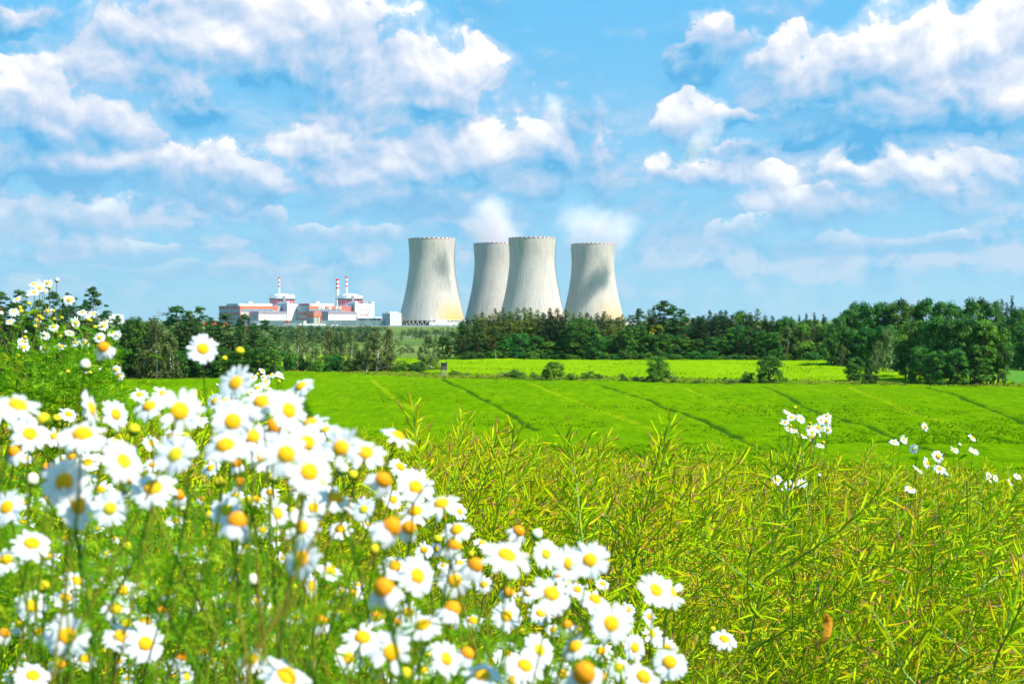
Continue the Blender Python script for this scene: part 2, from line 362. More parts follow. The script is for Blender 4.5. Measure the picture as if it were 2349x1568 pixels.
def dist_lines(X, Y, lines):
    d = np.full(X.shape, 1e9)
    for L in lines:
        # smooth the polyline with a spline-like resample
        t = np.linspace(0, len(L)-1, 12*len(L)); L2 = np.stack([np.interp(t, np.arange(len(L)), L[:, k]) for k in (0, 1)], 1)
        for _ in range(6): L2[1:-1] = (L2[:-2]+2*L2[1:-1]+L2[2:])/4
        for a, b in zip(L2[:-1], L2[1:]):
            ab = b-a; lo = np.minimum(a, b)-4; hi = np.maximum(a, b)+4
            m = (X > lo[0]) & (X < hi[0]) & (Y > lo[1]) & (Y < hi[1])
            if not m.any(): continue
            px, py = X[m]-a[0], Y[m]-a[1]; t_ = np.clip((px*ab[0]+py*ab[1])/(ab@ab+1e-9), 0, 1)
            d[m] = np.minimum(d[m], np.hypot(px-t_*ab[0], py-t_*ab[1]))
    return d
def vnoise(X, Y, s, seed=0):
    r = np.random.default_rng(seed); G = r.random((256, 256)); u = X/s; v = Y/s
    i = np.floor(u).astype(int); j = np.floor(v).astype(int); fu = u-i; fv = v-j; fu = fu*fu*(3-2*fu); fv = fv*fv*(3-2*fv)
    g = lambda a, b: G[a % 256, b % 256]
    return (g(i, j)*(1-fu)+g(i+1, j)*fu)*(1-fv)+(g(i, j+1)*(1-fu)+g(i+1, j+1)*fu)*fv-0.5
# the far edge of the near crop, as a line across the valley (x, y)
EDGE = np.array([on_ground(px, py) for px, py in [(-600, 874), (0, 871), (500, 868), (560, 860), (640, 850), (800, 856), (1000, 866), (1300, 873), (1700, 880), (2100, 884), (2349, 888), (2900, 892)]])
def edge_y(X): return np.interp(X, EDGE[:, 0], EDGE[:, 1])
def field_sheet(name, x0, x1, nx, y0f, y1f, ny, m, lift, lines=False):
    u = np.linspace(x0, x1, nx); v = np.linspace(0, 1, ny)
    U, W = np.meshgrid(u, v); Y = y0f(U)+(y1f(U)-y0f(U))*W; X = U
    rim = np.minimum(np.minimum(W, 1-W)*ny/3.0, 1.0)
    Z = ground(X, Y)+lift+(0.34*vnoise(X, Y, 1.5, 1)+0.30*vnoise(X, Y, 4.0, 2)+0.6*vnoise(X, Y, 22.0, 3))
    tint = np.full(X.shape, 0.5)
    if lines:
        d = dist_lines(X, Y, DARK); w = np.exp(-(d/0.62)**2)*(0.5+1.1*(vnoise(X, Y, 5.0, 5)+0.5)); Z = Z-0.32*w; tint = tint+0.5*np.clip(w, 0, 1)
        d2 = dist_lines(X, Y, PALE); w2 = np.exp(-(d2/0.7)**2)*(0.8+0.8*(vnoise(X, Y, 6.0, 6)+0.5)); Z = Z-0.12*w2; tint = tint-0.45*np.clip(w2, 0, 1)
    Z = np.where(rim < 1, ground(X, Y)-0.3+(Z-ground(X, Y)+0.3)*rim, Z)
    i = np.arange(ny-1)[:, None]*nx; j = np.arange(nx-1)[None]
    Q = np.stack([i+j, i+j+1, i+nx+j+1, i+nx+j], axis=-1).reshape(-1, 4)
    me = mk_mesh(name, np.stack([X, Y, Z], -1).reshape(-1, 3), [Q], m, np.clip(tint, 0, 1).ravel(), smooth=True)
    return tag(link(name, me), kind='structure')
M_crop = crop_material('green crop', (0.078, 0.185, 0.0006), (0.106, 0.225, 0.0008), (0.150, 0.262, 0.001), True)
M_crop2 = crop_material('light crop', (0.150, 0.29, 0.001), (0.19, 0.33, 0.002), (0.19, 0.30, 0.004), False)
M_rough = crop_material('rough grass', (0.065, 0.15, 0.004), (0.11, 0.19, 0.008), (0.18, 0.15, 0.02), False)
M_blue = crop_material('blue green crop', (0.065, 0.19, 0.022), (0.085, 0.22, 0.028), (0.11, 0.22, 0.02), False)
field_sheet('crop_field', -175, 185, 640, lambda X: 95+0*X, edge_y, 480, M_crop, 0.85, True)
field_sheet('meadow_strip', -260, 330, 260, lambda X: edge_y(X)+0.4, lambda X: edge_y(X)+37+5*np.sin(X*0.03)+np.clip(-X,0,60)*0.3, 50, M_rough, 0.35)
UP0 = lambda X: edge_y(X)+38+5*np.sin(X*0.03)+np.clip(-X,0,60)*0.3
field_sheet('upper_field', -260, 128, 300, UP0, lambda X: 543+0*X, 160, M_crop2, 0.7)
field_sheet('barley_field', 129, 330, 120, UP0, lambda X: 560+0*X, 100, M_blue, 0.6)
field_sheet('pale_field', -330, -60, 90, lambda X: 575+0*X, lambda X: 650+0.1*X, 30, M_crop2, 0.6)

# ---------------------------------------------------------------- trees
BARK = mat('bark', (0.10, 0.075, 0.055), 0.95, 0.05, var=0.35, vscale=2.0)
PBARK = mat('pine bark', (0.24, 0.12, 0.065), 0.95, 0.05, var=0.4, vscale=1.2)
WBARK = mat('birch bark', (0.55, 0.53, 0.48), 0.85, 0.1, var=0.5, vscale=1.5)
L_oak = leafmat('oak leaves', [(0, (0.018, 0.090, 0.014)), (0.5, (0.036, 0.160, 0.016)), (1, (0.120, 0.280, 0.014))])
L_mid = leafmat('light green leaves', [(0, (0.060, 0.170, 0.012)), (0.5, (0.105, 0.245, 0.014)), (1, (0.200, 0.360, 0.018))])
L_birch = leafmat('birch leaves', [(0, (0.086, 0.132, 0.033)), (0.5, (0.148, 0.198, 0.050)), (1, (0.246, 0.286, 0.066))])
L_larch = leafmat('larch needles', [(0, (0.064, 0.115, 0.017)), (0.5, (0.129, 0.184, 0.023)), (1, (0.219, 0.253, 0.029))])
L_pine = leafmat('pine needles', [(0, (0.018, 0.072, 0.018)), (0.5, (0.042, 0.130, 0.020)), (1, (0.110, 0.210, 0.018))])
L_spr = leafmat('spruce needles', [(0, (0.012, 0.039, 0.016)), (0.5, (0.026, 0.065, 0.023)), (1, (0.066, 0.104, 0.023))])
L_dead = leafmat('dead needles', [(0, (0.12, 0.055, 0.03)), (0.5, (0.19, 0.09, 0.045)), (1, (0.28, 0.15, 0.08))], 0.1)
L_yel = leafmat('yellow green leaves', [(0, (0.14, 0.19, 0.01)), (0.5, (0.24, 0.27, 0.01)), (1, (0.34, 0.33, 0.015))])
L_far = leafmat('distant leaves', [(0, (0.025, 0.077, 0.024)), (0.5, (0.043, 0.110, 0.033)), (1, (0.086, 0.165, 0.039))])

def leaves(C, N, size, r, tint, flat=0.55):
    """small quads at C, facing about N"""
    n = len(C); D = N+r.normal(0, flat, (n, 3)); D /= np.linalg.norm(D, axis=1)[:, None]+1e-9
    A = np.cross(D, r.normal(0, 1, (n, 3))); A /= np.linalg.norm(A, axis=1)[:, None]+1e-9; B = np.cross(D, A)
    s = size*r.uniform(0.6, 1.35, n)[:, None]
    V = np.stack([C-A*s*0.5, C+B*s*0.33, C+A*s*0.55, C-B*s*0.33], 1).reshape(-1, 3)
    q = np.arange(n)[:, None]*4+np.arange(4)[None]
    return V, q, np.repeat(np.clip(tint, 0, 1), 4)
def clump(mb, c, rad, n, size, r, t, squash=0.75, droop=0.0, flat=0.55):
    d = r.normal(0, 1, (n, 3)); d /= np.linalg.norm(d, axis=1)[:, None]
    d[:, 2] = np.where(d[:, 2] < -0.35, -d[:, 2], d[:, 2])
    rr = rad*(r.uniform(0.25, 1.1, n)[:, None]**0.6)*(1+0.28*np.sin(d[:, :1]*7+c[0])*np.cos(d[:, 1:2]*6+c[1]))
    C = c+d*rr*np.array([1, 1, squash]); C[:, 2] -= droop*np.hypot(C[:, 0]-c[0], C[:, 1]-c[1])
    V, q, tt = leaves(C, d*np.array([1, 1, 1.3])+np.array([0, 0, 0.35]), size, r, t+r.normal(0, 0.14, n), flat)
    mb.add(V, q, tint=tt)
def trunk_mesh(name, m, pts, rad, limbs):
    mb = MB(); mb.tube(pts, rad, 7)
    for P, rd in limbs: mb.tube(P, rd, 5)
    return mb.mesh(name, m, True)
def limb(a, b, r0, sag=0.15, r=rng):
    a = np.array(a, float); b = np.array(b, float); t = np.linspace(0, 1, 5)[:, None]
    P = a+(b-a)*t; P[:, 2] += (np.sin(t[:, 0]*math.pi)*sag*np.linalg.norm(b-a)); P[1:-1] += r.normal(0, 0.03*np.linalg.norm(b-a), (3, 3))
    return P, np.linspace(r0, r0*0.25, 5)
def oak(seed, h=17, w=13, lo=0.06, n=95, nl=130, size=0.50, lm=None, shape=0.45, bark=None):
    r = np.random.default_rng(seed); mb = MB(); limbs = []
    for i in range(n):
        u = r.uniform(0, 1)**0.85; z = lo+(1-lo)*u
        prof = math.sin(math.pi*min(1, max(0.02, ((z-lo)/(1-lo))*0.80+0.17)))**shape
        a = r.uniform(0, 2*math.pi); q = r.uniform(0.35, 1.0)**0.55*prof*w/2*0.86
        lob = 1+0.22*math.sin(3*a+seed)+0.16*math.sin(5*a+2*seed+z*6)
        c = np.array([q*lob*math.cos(a), q*lob*math.sin(a), z*h*0.93])
        rad = r.uniform(0.09, 0.17)*w
        clump(mb, c, rad, nl, size, r, r.uniform(0.0, 1.0))
        if i % 6 == 0: limbs.append(limb((0, 0, h*(0.18+0.4*r.random())), c, 0.16, r=r))
    k = 6; P = np.stack([r.normal(0, 0.12, k).cumsum(), r.normal(0, 0.12, k).cumsum(), np.linspace(0, h*0.7, k)], 1)
    return mb.mesh('oak_crown', lm or L_oak), trunk_mesh('oak_trunk', bark or BARK, P, np.linspace(0.38, 0.10, k)*h/17, limbs)
def spruce(seed, h=20, w=6.5, lo=0.04, lm=None, nl=24, rough=0.25, size=0.42, droop=0.35, layers=34, top=0.05):
    r = np.random.default_rng(seed); mb = MB(); limbs = []
    for i in range(layers):
        u = i/layers; z = h*(lo+(1-lo)*u)
        R_ = w/2*((1-u)**0.62)*(1+r.normal(0, rough*0.5))+top*w*0.1
        nb = int(6+15*(1-u))
        for b in range(nb):
            a = r.uniform(0, 2*math.pi); L = R_*r.uniform(0.65, 1.12)
            m_ = max(2, int(nl*(0.10+1.0*L/(w/2)))); t = r.uniform(0.05, 1, m_)**0.6
            x = t*L; C = np.stack([x*math.cos(a), x*math.sin(a), z-droop*x+0.25*x*x/max(L, .1)*0.4], 1)+r.normal(0, 0.16+0.02*L, (m_, 3))
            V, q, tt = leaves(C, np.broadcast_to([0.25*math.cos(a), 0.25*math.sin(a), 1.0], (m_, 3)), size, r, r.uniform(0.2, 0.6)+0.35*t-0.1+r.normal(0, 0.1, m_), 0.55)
            mb.add(V, q, tint=tt)
            if i % 4 == 0 and b == 0: limbs.append(([[0, 0, z], [L*.5*math.cos(a), L*.5*math.sin(a), z-droop*L*.5]], [0.06, 0.02]))
    P = np.stack([np.zeros(6), np.zeros(6), np.linspace(0, h*0.985, 6)], 1)
    return mb.mesh('spruce_crown', lm or L_spr), trunk_mesh('spruce_trunk', BARK, P, np.linspace(0.28, 0.03, 6), limbs)
def pine(seed, h=19, w=9, lo=0.30, n=62, nl=105, lm=None, size=0.34, lean=0.0, bark=None):
    r = np.random.default_rng(seed); mb = MB(); limbs = []
    k = 8; tx = r.normal(0, 0.18, k).cumsum()+np.linspace(0, lean, k); ty = r.normal(0, 0.15, k).cumsum(); tz = np.linspace(0, h*0.96, k)
    for i in range(n):
        u = r.uniform(0, 1); z = h*(lo+(1-lo)*u); cx = np.interp(z, tz, tx); cy = np.interp(z, tz, ty)
        R_ = w/2*(math.sin(math.pi*min(1, 0.22+u*0.78))**0.75)*r.uniform(0.2, 1.1)
        a = r.uniform(0, 2*math.pi); c = np.array([cx+R_*math.cos(a), cy+R_*math.sin(a), z+0.12*R_])
        clump(mb, c, r.uniform(0.55, 1.25)*w/8, nl, size, r, r.uniform(0.2, 0.8), squash=0.5)
        if i % 3 == 0: limbs.append(limb((cx, cy, z-0.6), c, 0.09, 0.05, r=r))
    for i in range(7):
        z = h*r.uniform(lo*0.45, lo); a = r.uniform(0, 2*math.pi); L = r.uniform(0.6, 1.8)
        cx = np.interp(z, tz, tx); cy = np.interp(z, tz, ty); limbs.append(([[cx, cy, z], [cx+L*math.cos(a), cy+L*math.sin(a), z+0.1]], [0.04, 0.015]))
    return mb.mesh('pine_crown', lm or L_pine), trunk_mesh('pine_trunk', bark or PBARK, np.stack([tx, ty, tz], 1), np.linspace(0.26, 0.05, k), limbs)
def birch(seed, h=17, w=6.5, lo=0.12, n=66, nl=75, lm=None, size=0.36, gap=0.0):
    r = np.random.default_rng(seed); mb = MB(); limbs = []
    k = 8; tx = r.normal(0, 0.16, k).cumsum(); ty = r.normal(0, 0.14, k).cumsum(); tz = np.linspace(0, h*0.95, k)
    for i in range(n):
        u = r.uniform(0, 1); z = h*(lo+(1-lo)*u); cx = np.interp(z, tz, tx); cy = np.interp(z, tz, ty)
        R_ = w/2*(math.sin(math.pi*min(1, 0.28+u*0.72))**0.8)*r.uniform(0.15, 1.05)*(1+0.25*math.sin(seed+z*0.9))
        a = r.uniform(0, 2*math.pi); top = np.array([cx+R_*math.cos(a), cy+R_*math.sin(a), z])
        # hanging strands
        for s_ in range(5):
            L = r.uniform(0.9, 2.6)*h/17; m_ = nl//5; t = r.uniform(0, 1, m_)
            C = top+r.normal(0, 0.38, 3)+np.stack([0.1*t, 0*t, -L*t], 1)+r.normal(0, 0.14, (m_, 3))
            V, q, tt = leaves(C, np.broadcast_to([0.5*math.cos(a), 0.5*math.sin(a), 0.5], (m_, 3)), size, r, r.uniform(0.2, 0.8)+r.normal(0, 0.12, m_), 0.8)
            mb.add(V, q, tint=tt)
        if i % 3 == 0: limbs.append(limb((cx, cy, max(1, z-1.6)), top, 0.05, 0.1, r=r))
    return mb.mesh('birch_crown', lm or L_birch), trunk_mesh('birch_trunk', WBARK, np.stack([tx, ty, tz], 1), np.linspace(0.17, 0.03, k), limbs)
def bush(seed, h=4, w=6, lm=None, n=26, nl=110, size=0.28):
    r = np.random.default_rng(seed); mb = MB(); limbs = []
    for i in range(n):
        a = r.uniform(0, 2*math.pi); q = math.sqrt(r.random())*w/2*0.85; z = h*r.uniform(0.12, 0.85)*(1-0.55*(q/(w/2))**2)
        c = np.array([q*math.cos(a), q*math.sin(a)*0.8, z]); clump(mb, c, r.uniform(0.10, 0.17)*w, nl, size, r, r.uniform(0.2, 0.8))
        if i % 4 == 0: limbs.append(limb((0.1*i/n, 0, 0), c, 0.06, 0.1, r=r))
    return mb.mesh('bush_crown', lm or L_mid), trunk_mesh('bush_trunk', BARK, [[0, 0, -0.2], [0, 0, h*0.35]], [0.09, 0.04], limbs)

# the plants that stand a little proud of the crop surface, and the ragged grass of the field margins
L_tuft = leafmat('crop shoots', [(0, (0.045, 0.13, 0.001)), (0.4, (0.085, 0.20, 0.001)), (0.8, (0.14, 0.25, 0.001)), (1, (0.20, 0.27, 0.004))], 0.3, 0.8, 0.0, 0.0)
L_marg = leafmat('margin grass', [(0, (0.06, 0.16, 0.004)), (0.5, (0.12, 0.23, 0.006)), (0.8, (0.22, 0.23, 0.02)), (1, (0.26, 0.17, 0.06))], 0.3, 0.8, 0.0, 0.0)
def tufts(name, label, X, Y, lift, hmin, hmax, m, tone):
    n = len(X); r = np.random.default_rng(len(X)); h = r.uniform(hmin, hmax, n); w = h*r.uniform(0.5, 1.4, n); a = r.uniform(0, math.pi, n); Z = ground(X, Y)+lift
    dx, dy = np.cos(a)*w/2, np.sin(a)*w/2; lx, ly = r.normal(0, 0.35, n)*h, r.normal(0, 0.35, n)*h
    V = np.stack([np.stack([X-dx, Y-dy, Z], 1), np.stack([X+dx, Y+dy, Z], 1), np.stack([X+dx*.5+lx, Y+dy*.5+ly, Z+h], 1), np.stack([X-dx*.5+lx, Y-dy*.5+ly, Z+h*r.uniform(.6, 1, n)], 1)], 1).reshape(-1, 3)
    tag(link(name, mk_mesh(name, V, [np.arange(n)[:, None]*4+np.arange(4)[None]], m, np.repeat(np.clip(tone, 0, 1), 4))), label, 'crop' if 'crop' in name else 'grass', kind='stuff')
r_ = np.random.default_rng(31)
n_ = 120000; Y_ = 1/r_.uniform(1/370, 1/118, n_); X_ = r_.uniform(-0.42, 0.42, n_)*Y_; D_ = dist_lines(X_, Y_, DARK)
k_ = (Y_ < edge_y(X_)-1) & (D_ > 1.1); X_, Y_ = X_[k_], Y_[k_]
tufts('crop_shoots', 'uneven young green shoots all over the wide green crop', X_, Y_, 0.66, 0.10, 0.26, L_tuft, 0.58+0.4*vnoise(X_, Y_, 14.0, 8)+0.35*vnoise(X_, Y_, 2.5, 9)+r_.normal(0, 0.10, len(X_)))
n_ = 30000; X_ = r_.uniform(-150, 128, n_); U_ = r_.uniform(0, 1, n_); Y_ = UP0(X_)+(542-UP0(X_))*U_
tufts('crop_shoots', 'pale green shoots over the bright strip of crop below the wood', X_, Y_, 0.5, 0.10, 0.34, L_tuft, 0.9+r_.normal(0, 0.15, n_))
n_ = 12000; X_ = r_.uniform(-190, 190, n_); U_ = np.where(r_.random(n_) < 0.6, np.abs(r_.normal(0, 0.12, n_)), r_.uniform(0, 1, n_)); Y_ = edge_y(X_)-0.5+(UP0(X_)-edge_y(X_)+1)*np.clip(U_, 0, 1)
tufts('margin_grass', 'ragged green and brown tall grass between the two crops', X_, Y_, 0.15, 0.25, 0.85, L_marg, 0.62+0.8*vnoise(X_, Y_, 9.0, 12)+r_.normal(0, 0.2, n_))
# each kind: list of (crown mesh, trunk mesh), its modelled height and width
KIND = {
 'oak': ([oak(11), oak(12, shape=0.6), oak(13, w=12), oak(14, shape=0.35)], 17, 13, 'oak_tree', 'oak'),
 'greentree': ([oak(21, lm=L_mid, w=10, n=60), oak(22, lm=L_mid, w=11, n=60, shape=0.6)], 17, 10.5, 'leafy_tree', 'tree'),
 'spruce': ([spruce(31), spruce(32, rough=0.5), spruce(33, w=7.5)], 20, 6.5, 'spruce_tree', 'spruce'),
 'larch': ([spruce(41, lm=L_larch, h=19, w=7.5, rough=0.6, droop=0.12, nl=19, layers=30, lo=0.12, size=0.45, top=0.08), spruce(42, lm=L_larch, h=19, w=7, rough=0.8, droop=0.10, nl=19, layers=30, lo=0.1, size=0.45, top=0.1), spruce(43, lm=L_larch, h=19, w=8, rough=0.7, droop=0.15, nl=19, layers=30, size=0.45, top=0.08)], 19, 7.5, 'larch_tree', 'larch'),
 'pine': ([pine(51), pine(52, lean=1.2), pine(53, lo=0.3, w=9), pine(54, lo=0.44, w=8, n=44)], 19, 8, 'pine_tree', 'pine'),
 'fullpine': ([pine(55, lo=0.08, n=80, w=8.5, h=18), pine(56, lo=0.14, n=70, w=8, h=18)], 18, 8.3, 'pine_tree', 'pine'),
 'birch': ([birch(61), birch(62, n=44), birch(63, w=7.5, n=62)], 17, 6.5, 'birch_tree', 'birch'),
 'dead': ([spruce(71, lm=L_dead, h=17, w=6.5, nl=6, rough=0.6, layers=24)], 17, 6.5, 'dead_spruce', 'spruce'),
 'bush': ([bush(81), bush(82, w=5), bush(83, h=4.5)], 4, 6, 'leafy_bush', 'bush'),
 'darkbush': ([bush(84, lm=L_oak), bush(85, lm=L_oak, h=5)], 4, 6, 'dark_bush', 'bush'),
 'olivebush': ([bush(86, lm=L_birch, n=20, nl=80)], 4, 6, 'olive_bush', 'bush'),
 'smalltree': ([oak(101, h=9, w=8.5, lo=0.04, lm=L_mid, n=85, nl=120, size=0.30, shape=0.5), oak(102, h=9, w=8, lo=0.06, lm=L_mid, n=80, nl=110, size=0.30, shape=0.7)], 9, 8.5, 'leafy_tree', 'tree'),
 'darksmall': ([oak(103, h=9, w=8.5, lo=0.03, n=95, nl=130, size=0.32, shape=0.5), oak(104, h=9, w=8, lo=0.05, n=90, nl=130, size=0.32, shape=0.7)], 9, 8.5, 'oak_tree', 'oak'),
 'yellow': ([oak(91, lm=L_yel, w=8, n=40, nl=90)], 17, 8, 'leafy_tree', 'tree'),
 'far': ([oak(95, lm=L_far, n=34, nl=36, size=0.9), oak(96, lm=L_far, n=30, nl=36, size=0.9, w=11, shape=0.6), spruce(97, lm=L_far, nl=5, size=0.9, layers=18, w=8)], 17, 11, 'distant_tree', 'tree'),
}
TREES = []      # kind, column, row of the top, distance, width px or None, row group, colour words
tr = np.random.default_rng(99)
def T_(kind, px, top, D, wpx=None, area='', words=''):
    TREES.append([kind, px, top, D, wpx, area, words])
LW, BR, CW, RW, HR, FR = 'left wood', 'birch row', 'central wood', 'right oak wood', 'field hedge', 'far plain'
for x, t, k, w in [(2, 672, 'pine', 55), (56, 664, 'pine', 48), (90, 690, 'pine', 40), (121, 671, 'pine', 44), (153, 674, 'pine', 34), (174, 678, 'pine', 38), (194, 690, 'pine', 40), (217, 661, 'pine', 52), (252, 714, 'fullpine', 44), (274, 726, 'fullpine', 40),
                   (30, 700, 'fullpine', 60), (312, 722, 'oak', 50), (345, 735, 'oak', 60), (405, 704, 'pine', 66), (430, 712, 'pine', 46), (467, 702, 'pine', 42), (446, 740, 'fullpine', 50), (492, 745, 'fullpine', 44), (529, 718, 'pine', 50), (562, 722, 'pine', 42), (545, 748, 'fullpine', 46), (607, 735, 'pine', 50), (585, 755, 'fullpine', 46), (630, 762, 'fullpine', 38)]:
    T_(k, x, t, 378+tr.uniform(-5, 12), w, LW, {'pine': 'bare trunked', 'fullpine': 'bushy dark', 'oak': 'dark green'}[k])
for x, t, w in [(10, 735, 60), (70, 730, 60), (140, 735, 60), (185, 740, 50), (235, 742, 50), (262, 755, 50), (300, 760, 50), (330, 770, 50), (380, 765, 50), (410, 752, 50), (455, 760, 50), (480, 765, 48), (510, 755, 48), (535, 770, 44), (575, 775, 44), (600, 778, 40), (420, 775, 50), (365, 780, 50)]:
    T_('fullpine', x, t, 384+tr.uniform(-3, 8), w, LW, 'bushy dark')
for x, t, w in [(363, 726, 66), (392, 758, 44), (335, 790, 30)]: T_('birch', x, t, 368, w, LW, 'drooping olive green')
for x, t in [(160, 712), (196, 728), (100, 740)]: T_('dead', x, t, 372, 36, LW, 'reddish brown dead')
for x, t, k, w in [(-20, 760, 'darkbush', 60), (40, 775, 'oak', 60), (120, 780, 'oak', 60), (215, 790, 'oak', 60), (270, 790, 'oak', 50), (312, 800, 'darkbush', 50), (370, 805, 'oak', 56), (420, 800, 'oak', 52), (470, 800, 'oak', 54), (515, 795, 'oak', 56), (560, 790, 'oak', 50), (600, 795, 'oak', 46), (628, 798, 'greentree', 40)]:
    T_(k, x, t, 371+tr.uniform(-3, 3), w, LW, 'low spreading dark' if k == 'oak' else 'low')
for x, t, w, k in [(682, 747, 30, 'birch'), (702, 768, 26, 'birch'), (724, 772, 26, 'birch'), (747, 750, 36, 'birch'), (768, 768, 26, 'birch'), (783, 754, 30, 'birch'), (813, 757, 32, 'birch'), (838, 772, 28, 'birch'), (862, 754, 44, 'birch'), (888, 752, 44, 'birch'), (990, 766, 46, 'birch'), (660, 775, 30, 'birch')]:
    T_(k, x, t, 428+tr.uniform(-6, 8), w, BR, 'slender drooping')
for x, t, w, k in [(655, 800, 44, 'darkbush'), (690, 812, 40, 'darkbush'), (728, 822, 40, 'bush'), (762, 812, 44, 'darkbush'), (800, 826, 36, 'bush'), (834, 800, 40, 'oak'), (868, 822, 40, 'darkbush'), (902, 838, 26, 'bush'), (922, 826, 34, 'bush'), (958, 824, 40, 'darkbush'), (1004, 842, 30, 'bush'), (940, 832, 24, 'olivebush')]:
    T_(k, x, t, 424+tr.uniform(-5, 6), w, BR, 'low')
for x, t in [(1091, 719), (1107, 714), (1122, 722), (1136, 706), (1155, 706), (1171, 712), (1187, 705), (1203, 704), (1217, 704), (1234, 709), (1298, 709), (1316, 718), (1331, 715), (1356, 724), (1384, 718), (1399, 722), (1421, 726), (1245, 716)]:
    T_('larch', x, t-2, 548+tr.uniform(-8, 10), 36, CW, 'tall olive green')
for x, t in [(1262, 705), (1247, 717), (1278, 706), (1290, 722)]: T_('spruce', x, t-2, 541, 34, CW, 'tall dark')
for x, t, w, k in [(1056, 739, 40, 'fullpine'), (1032, 760, 36, 'fullpine'), (1071, 746, 40, 'fullpine'), (1096, 750, 36, 'fullpine'), (1131, 754, 36, 'fullpine'), (1150, 765, 30, 'fullpine'), (1016, 768, 26, 'oak'), (1191, 762, 56, 'oak'), (1160, 775, 40, 'oak'), (1230, 768, 40, 'oak'), (1263, 782, 46, 'greentree'), (1290, 775, 40, 'oak'),
                   (1326, 727, 66, 'oak'), (1300, 752, 50, 'oak'), (1358, 748, 50, 'oak'), (1382, 770, 40, 'oak'), (1406, 766, 44, 'oak'), (1436, 748, 40, 'oak'), (1464, 743, 56, 'oak'), (1440, 775, 44, 'oak'), (1495, 765, 50, 'oak'), (1523, 762, 50, 'oak'), (1557, 766, 50, 'oak')]:
    T_(k, x, t, 536+tr.uniform(-6, 3), w, CW, {'oak': 'broad dark', 'fullpine': 'bushy dark', 'greentree': 'fresh green'}[k])
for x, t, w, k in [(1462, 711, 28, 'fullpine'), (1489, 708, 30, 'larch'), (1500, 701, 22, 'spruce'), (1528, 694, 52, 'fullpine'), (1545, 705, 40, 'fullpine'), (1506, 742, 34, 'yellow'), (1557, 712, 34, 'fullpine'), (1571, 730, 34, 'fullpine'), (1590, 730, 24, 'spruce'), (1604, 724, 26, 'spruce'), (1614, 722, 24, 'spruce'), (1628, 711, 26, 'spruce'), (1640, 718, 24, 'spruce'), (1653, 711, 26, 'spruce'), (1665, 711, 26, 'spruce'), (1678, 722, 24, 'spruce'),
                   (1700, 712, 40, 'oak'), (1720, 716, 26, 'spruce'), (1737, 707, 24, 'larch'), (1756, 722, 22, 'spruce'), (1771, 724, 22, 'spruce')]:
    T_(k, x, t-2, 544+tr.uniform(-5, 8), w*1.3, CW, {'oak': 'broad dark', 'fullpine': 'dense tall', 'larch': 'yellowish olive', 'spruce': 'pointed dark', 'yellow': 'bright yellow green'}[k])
for x, t, w, k in [(1600, 775, 46, 'oak'), (1635, 770, 44, 'oak'), (1618, 795, 30, 'bush'), (1664, 765, 44, 'oak'), (1690, 745, 50, 'oak'), (1720, 748, 34, 'fullpine'), (1745, 755, 44, 'oak'), (1770, 760, 44, 'oak'), (1795, 729, 46, 'oak'), (1809, 749, 36, 'birch'), (1828, 748, 34, 'birch'), (1857, 746, 34, 'birch'), (1840, 735, 40, 'greentree'), (1875, 752, 34, 'birch'), (1790, 782, 34, 'birch'), (1833, 788, 40, 'greentree'), (1866, 790, 40, 'oak'), (1893, 760, 40, 'oak'), (1815, 795, 36, 'oak'), (1885, 738, 40, 'greentree')]:
    T_(k, x, t, 534+tr.uniform(-6, 3), w, CW, {'oak': 'broad dark', 'fullpine': 'grey green', 'birch': 'pale olive', 'bush': 'low round', 'greentree': 'fresh green'}[k])
for x, t in [(1816, 723), (1834, 720), (1850, 716), (1868, 714), (1889, 718), (1800, 726)]: T_('spruce', x, t, 575, 20, CW, 'pointed far')
for x, t, w in [(1908, 740, 50), (1925, 718, 56), (1945, 698, 64), (1970, 686, 76), (2000, 684, 76), (2030, 684, 76), (2060, 684, 78), (2090, 690, 76), (2127, 678, 84), (2160, 686, 76), (2190, 690, 76), (2240, 674, 90), (2275, 688, 70), (2335, 700, 70), (2375, 695, 80)]:
    T_('oak', x, t+tr.uniform(-3, 9), 470+tr.uniform(-10, 12) if x < 2200 else 440+tr.uniform(-8, 8), w*0.78, RW, 'tall dark back row')
for x, t in [(2298, 682), (2321, 674), (2310, 690)]: T_('spruce', x, t, 455, 26, RW, 'pointed')
for x, t, w, D in [(1920, 765, 56, 466), (1955, 750, 66, 460), (1990, 748, 66, 455), (2030, 742, 70, 450), (2088, 735, 80, 376), (2120, 730, 80, 362), (2150, 722, 84, 352), (2188, 728, 84, 348), (2225, 724, 84, 345), (2262, 728, 80, 343), (2290, 735, 76, 345), (2075, 775, 60, 366), (2110, 790, 60, 347), (2150, 800, 60, 341), (2195, 795, 60, 340), (2240, 800, 60, 341), (2345, 745, 70, 420), (2380, 740, 70, 418)]:
    T_('oak' if int(x) % 3 else 'greentree', x, t, D, w*0.8, RW, 'dark green front' if int(x) % 3 else 'lighter green front')
for x, t, w, D in [(2042, 748, 34, 405), (2010, 778, 24, 440), (1930, 792, 18, 455)]: T_('birch', x, t, D, w, RW, 'pale grey green')
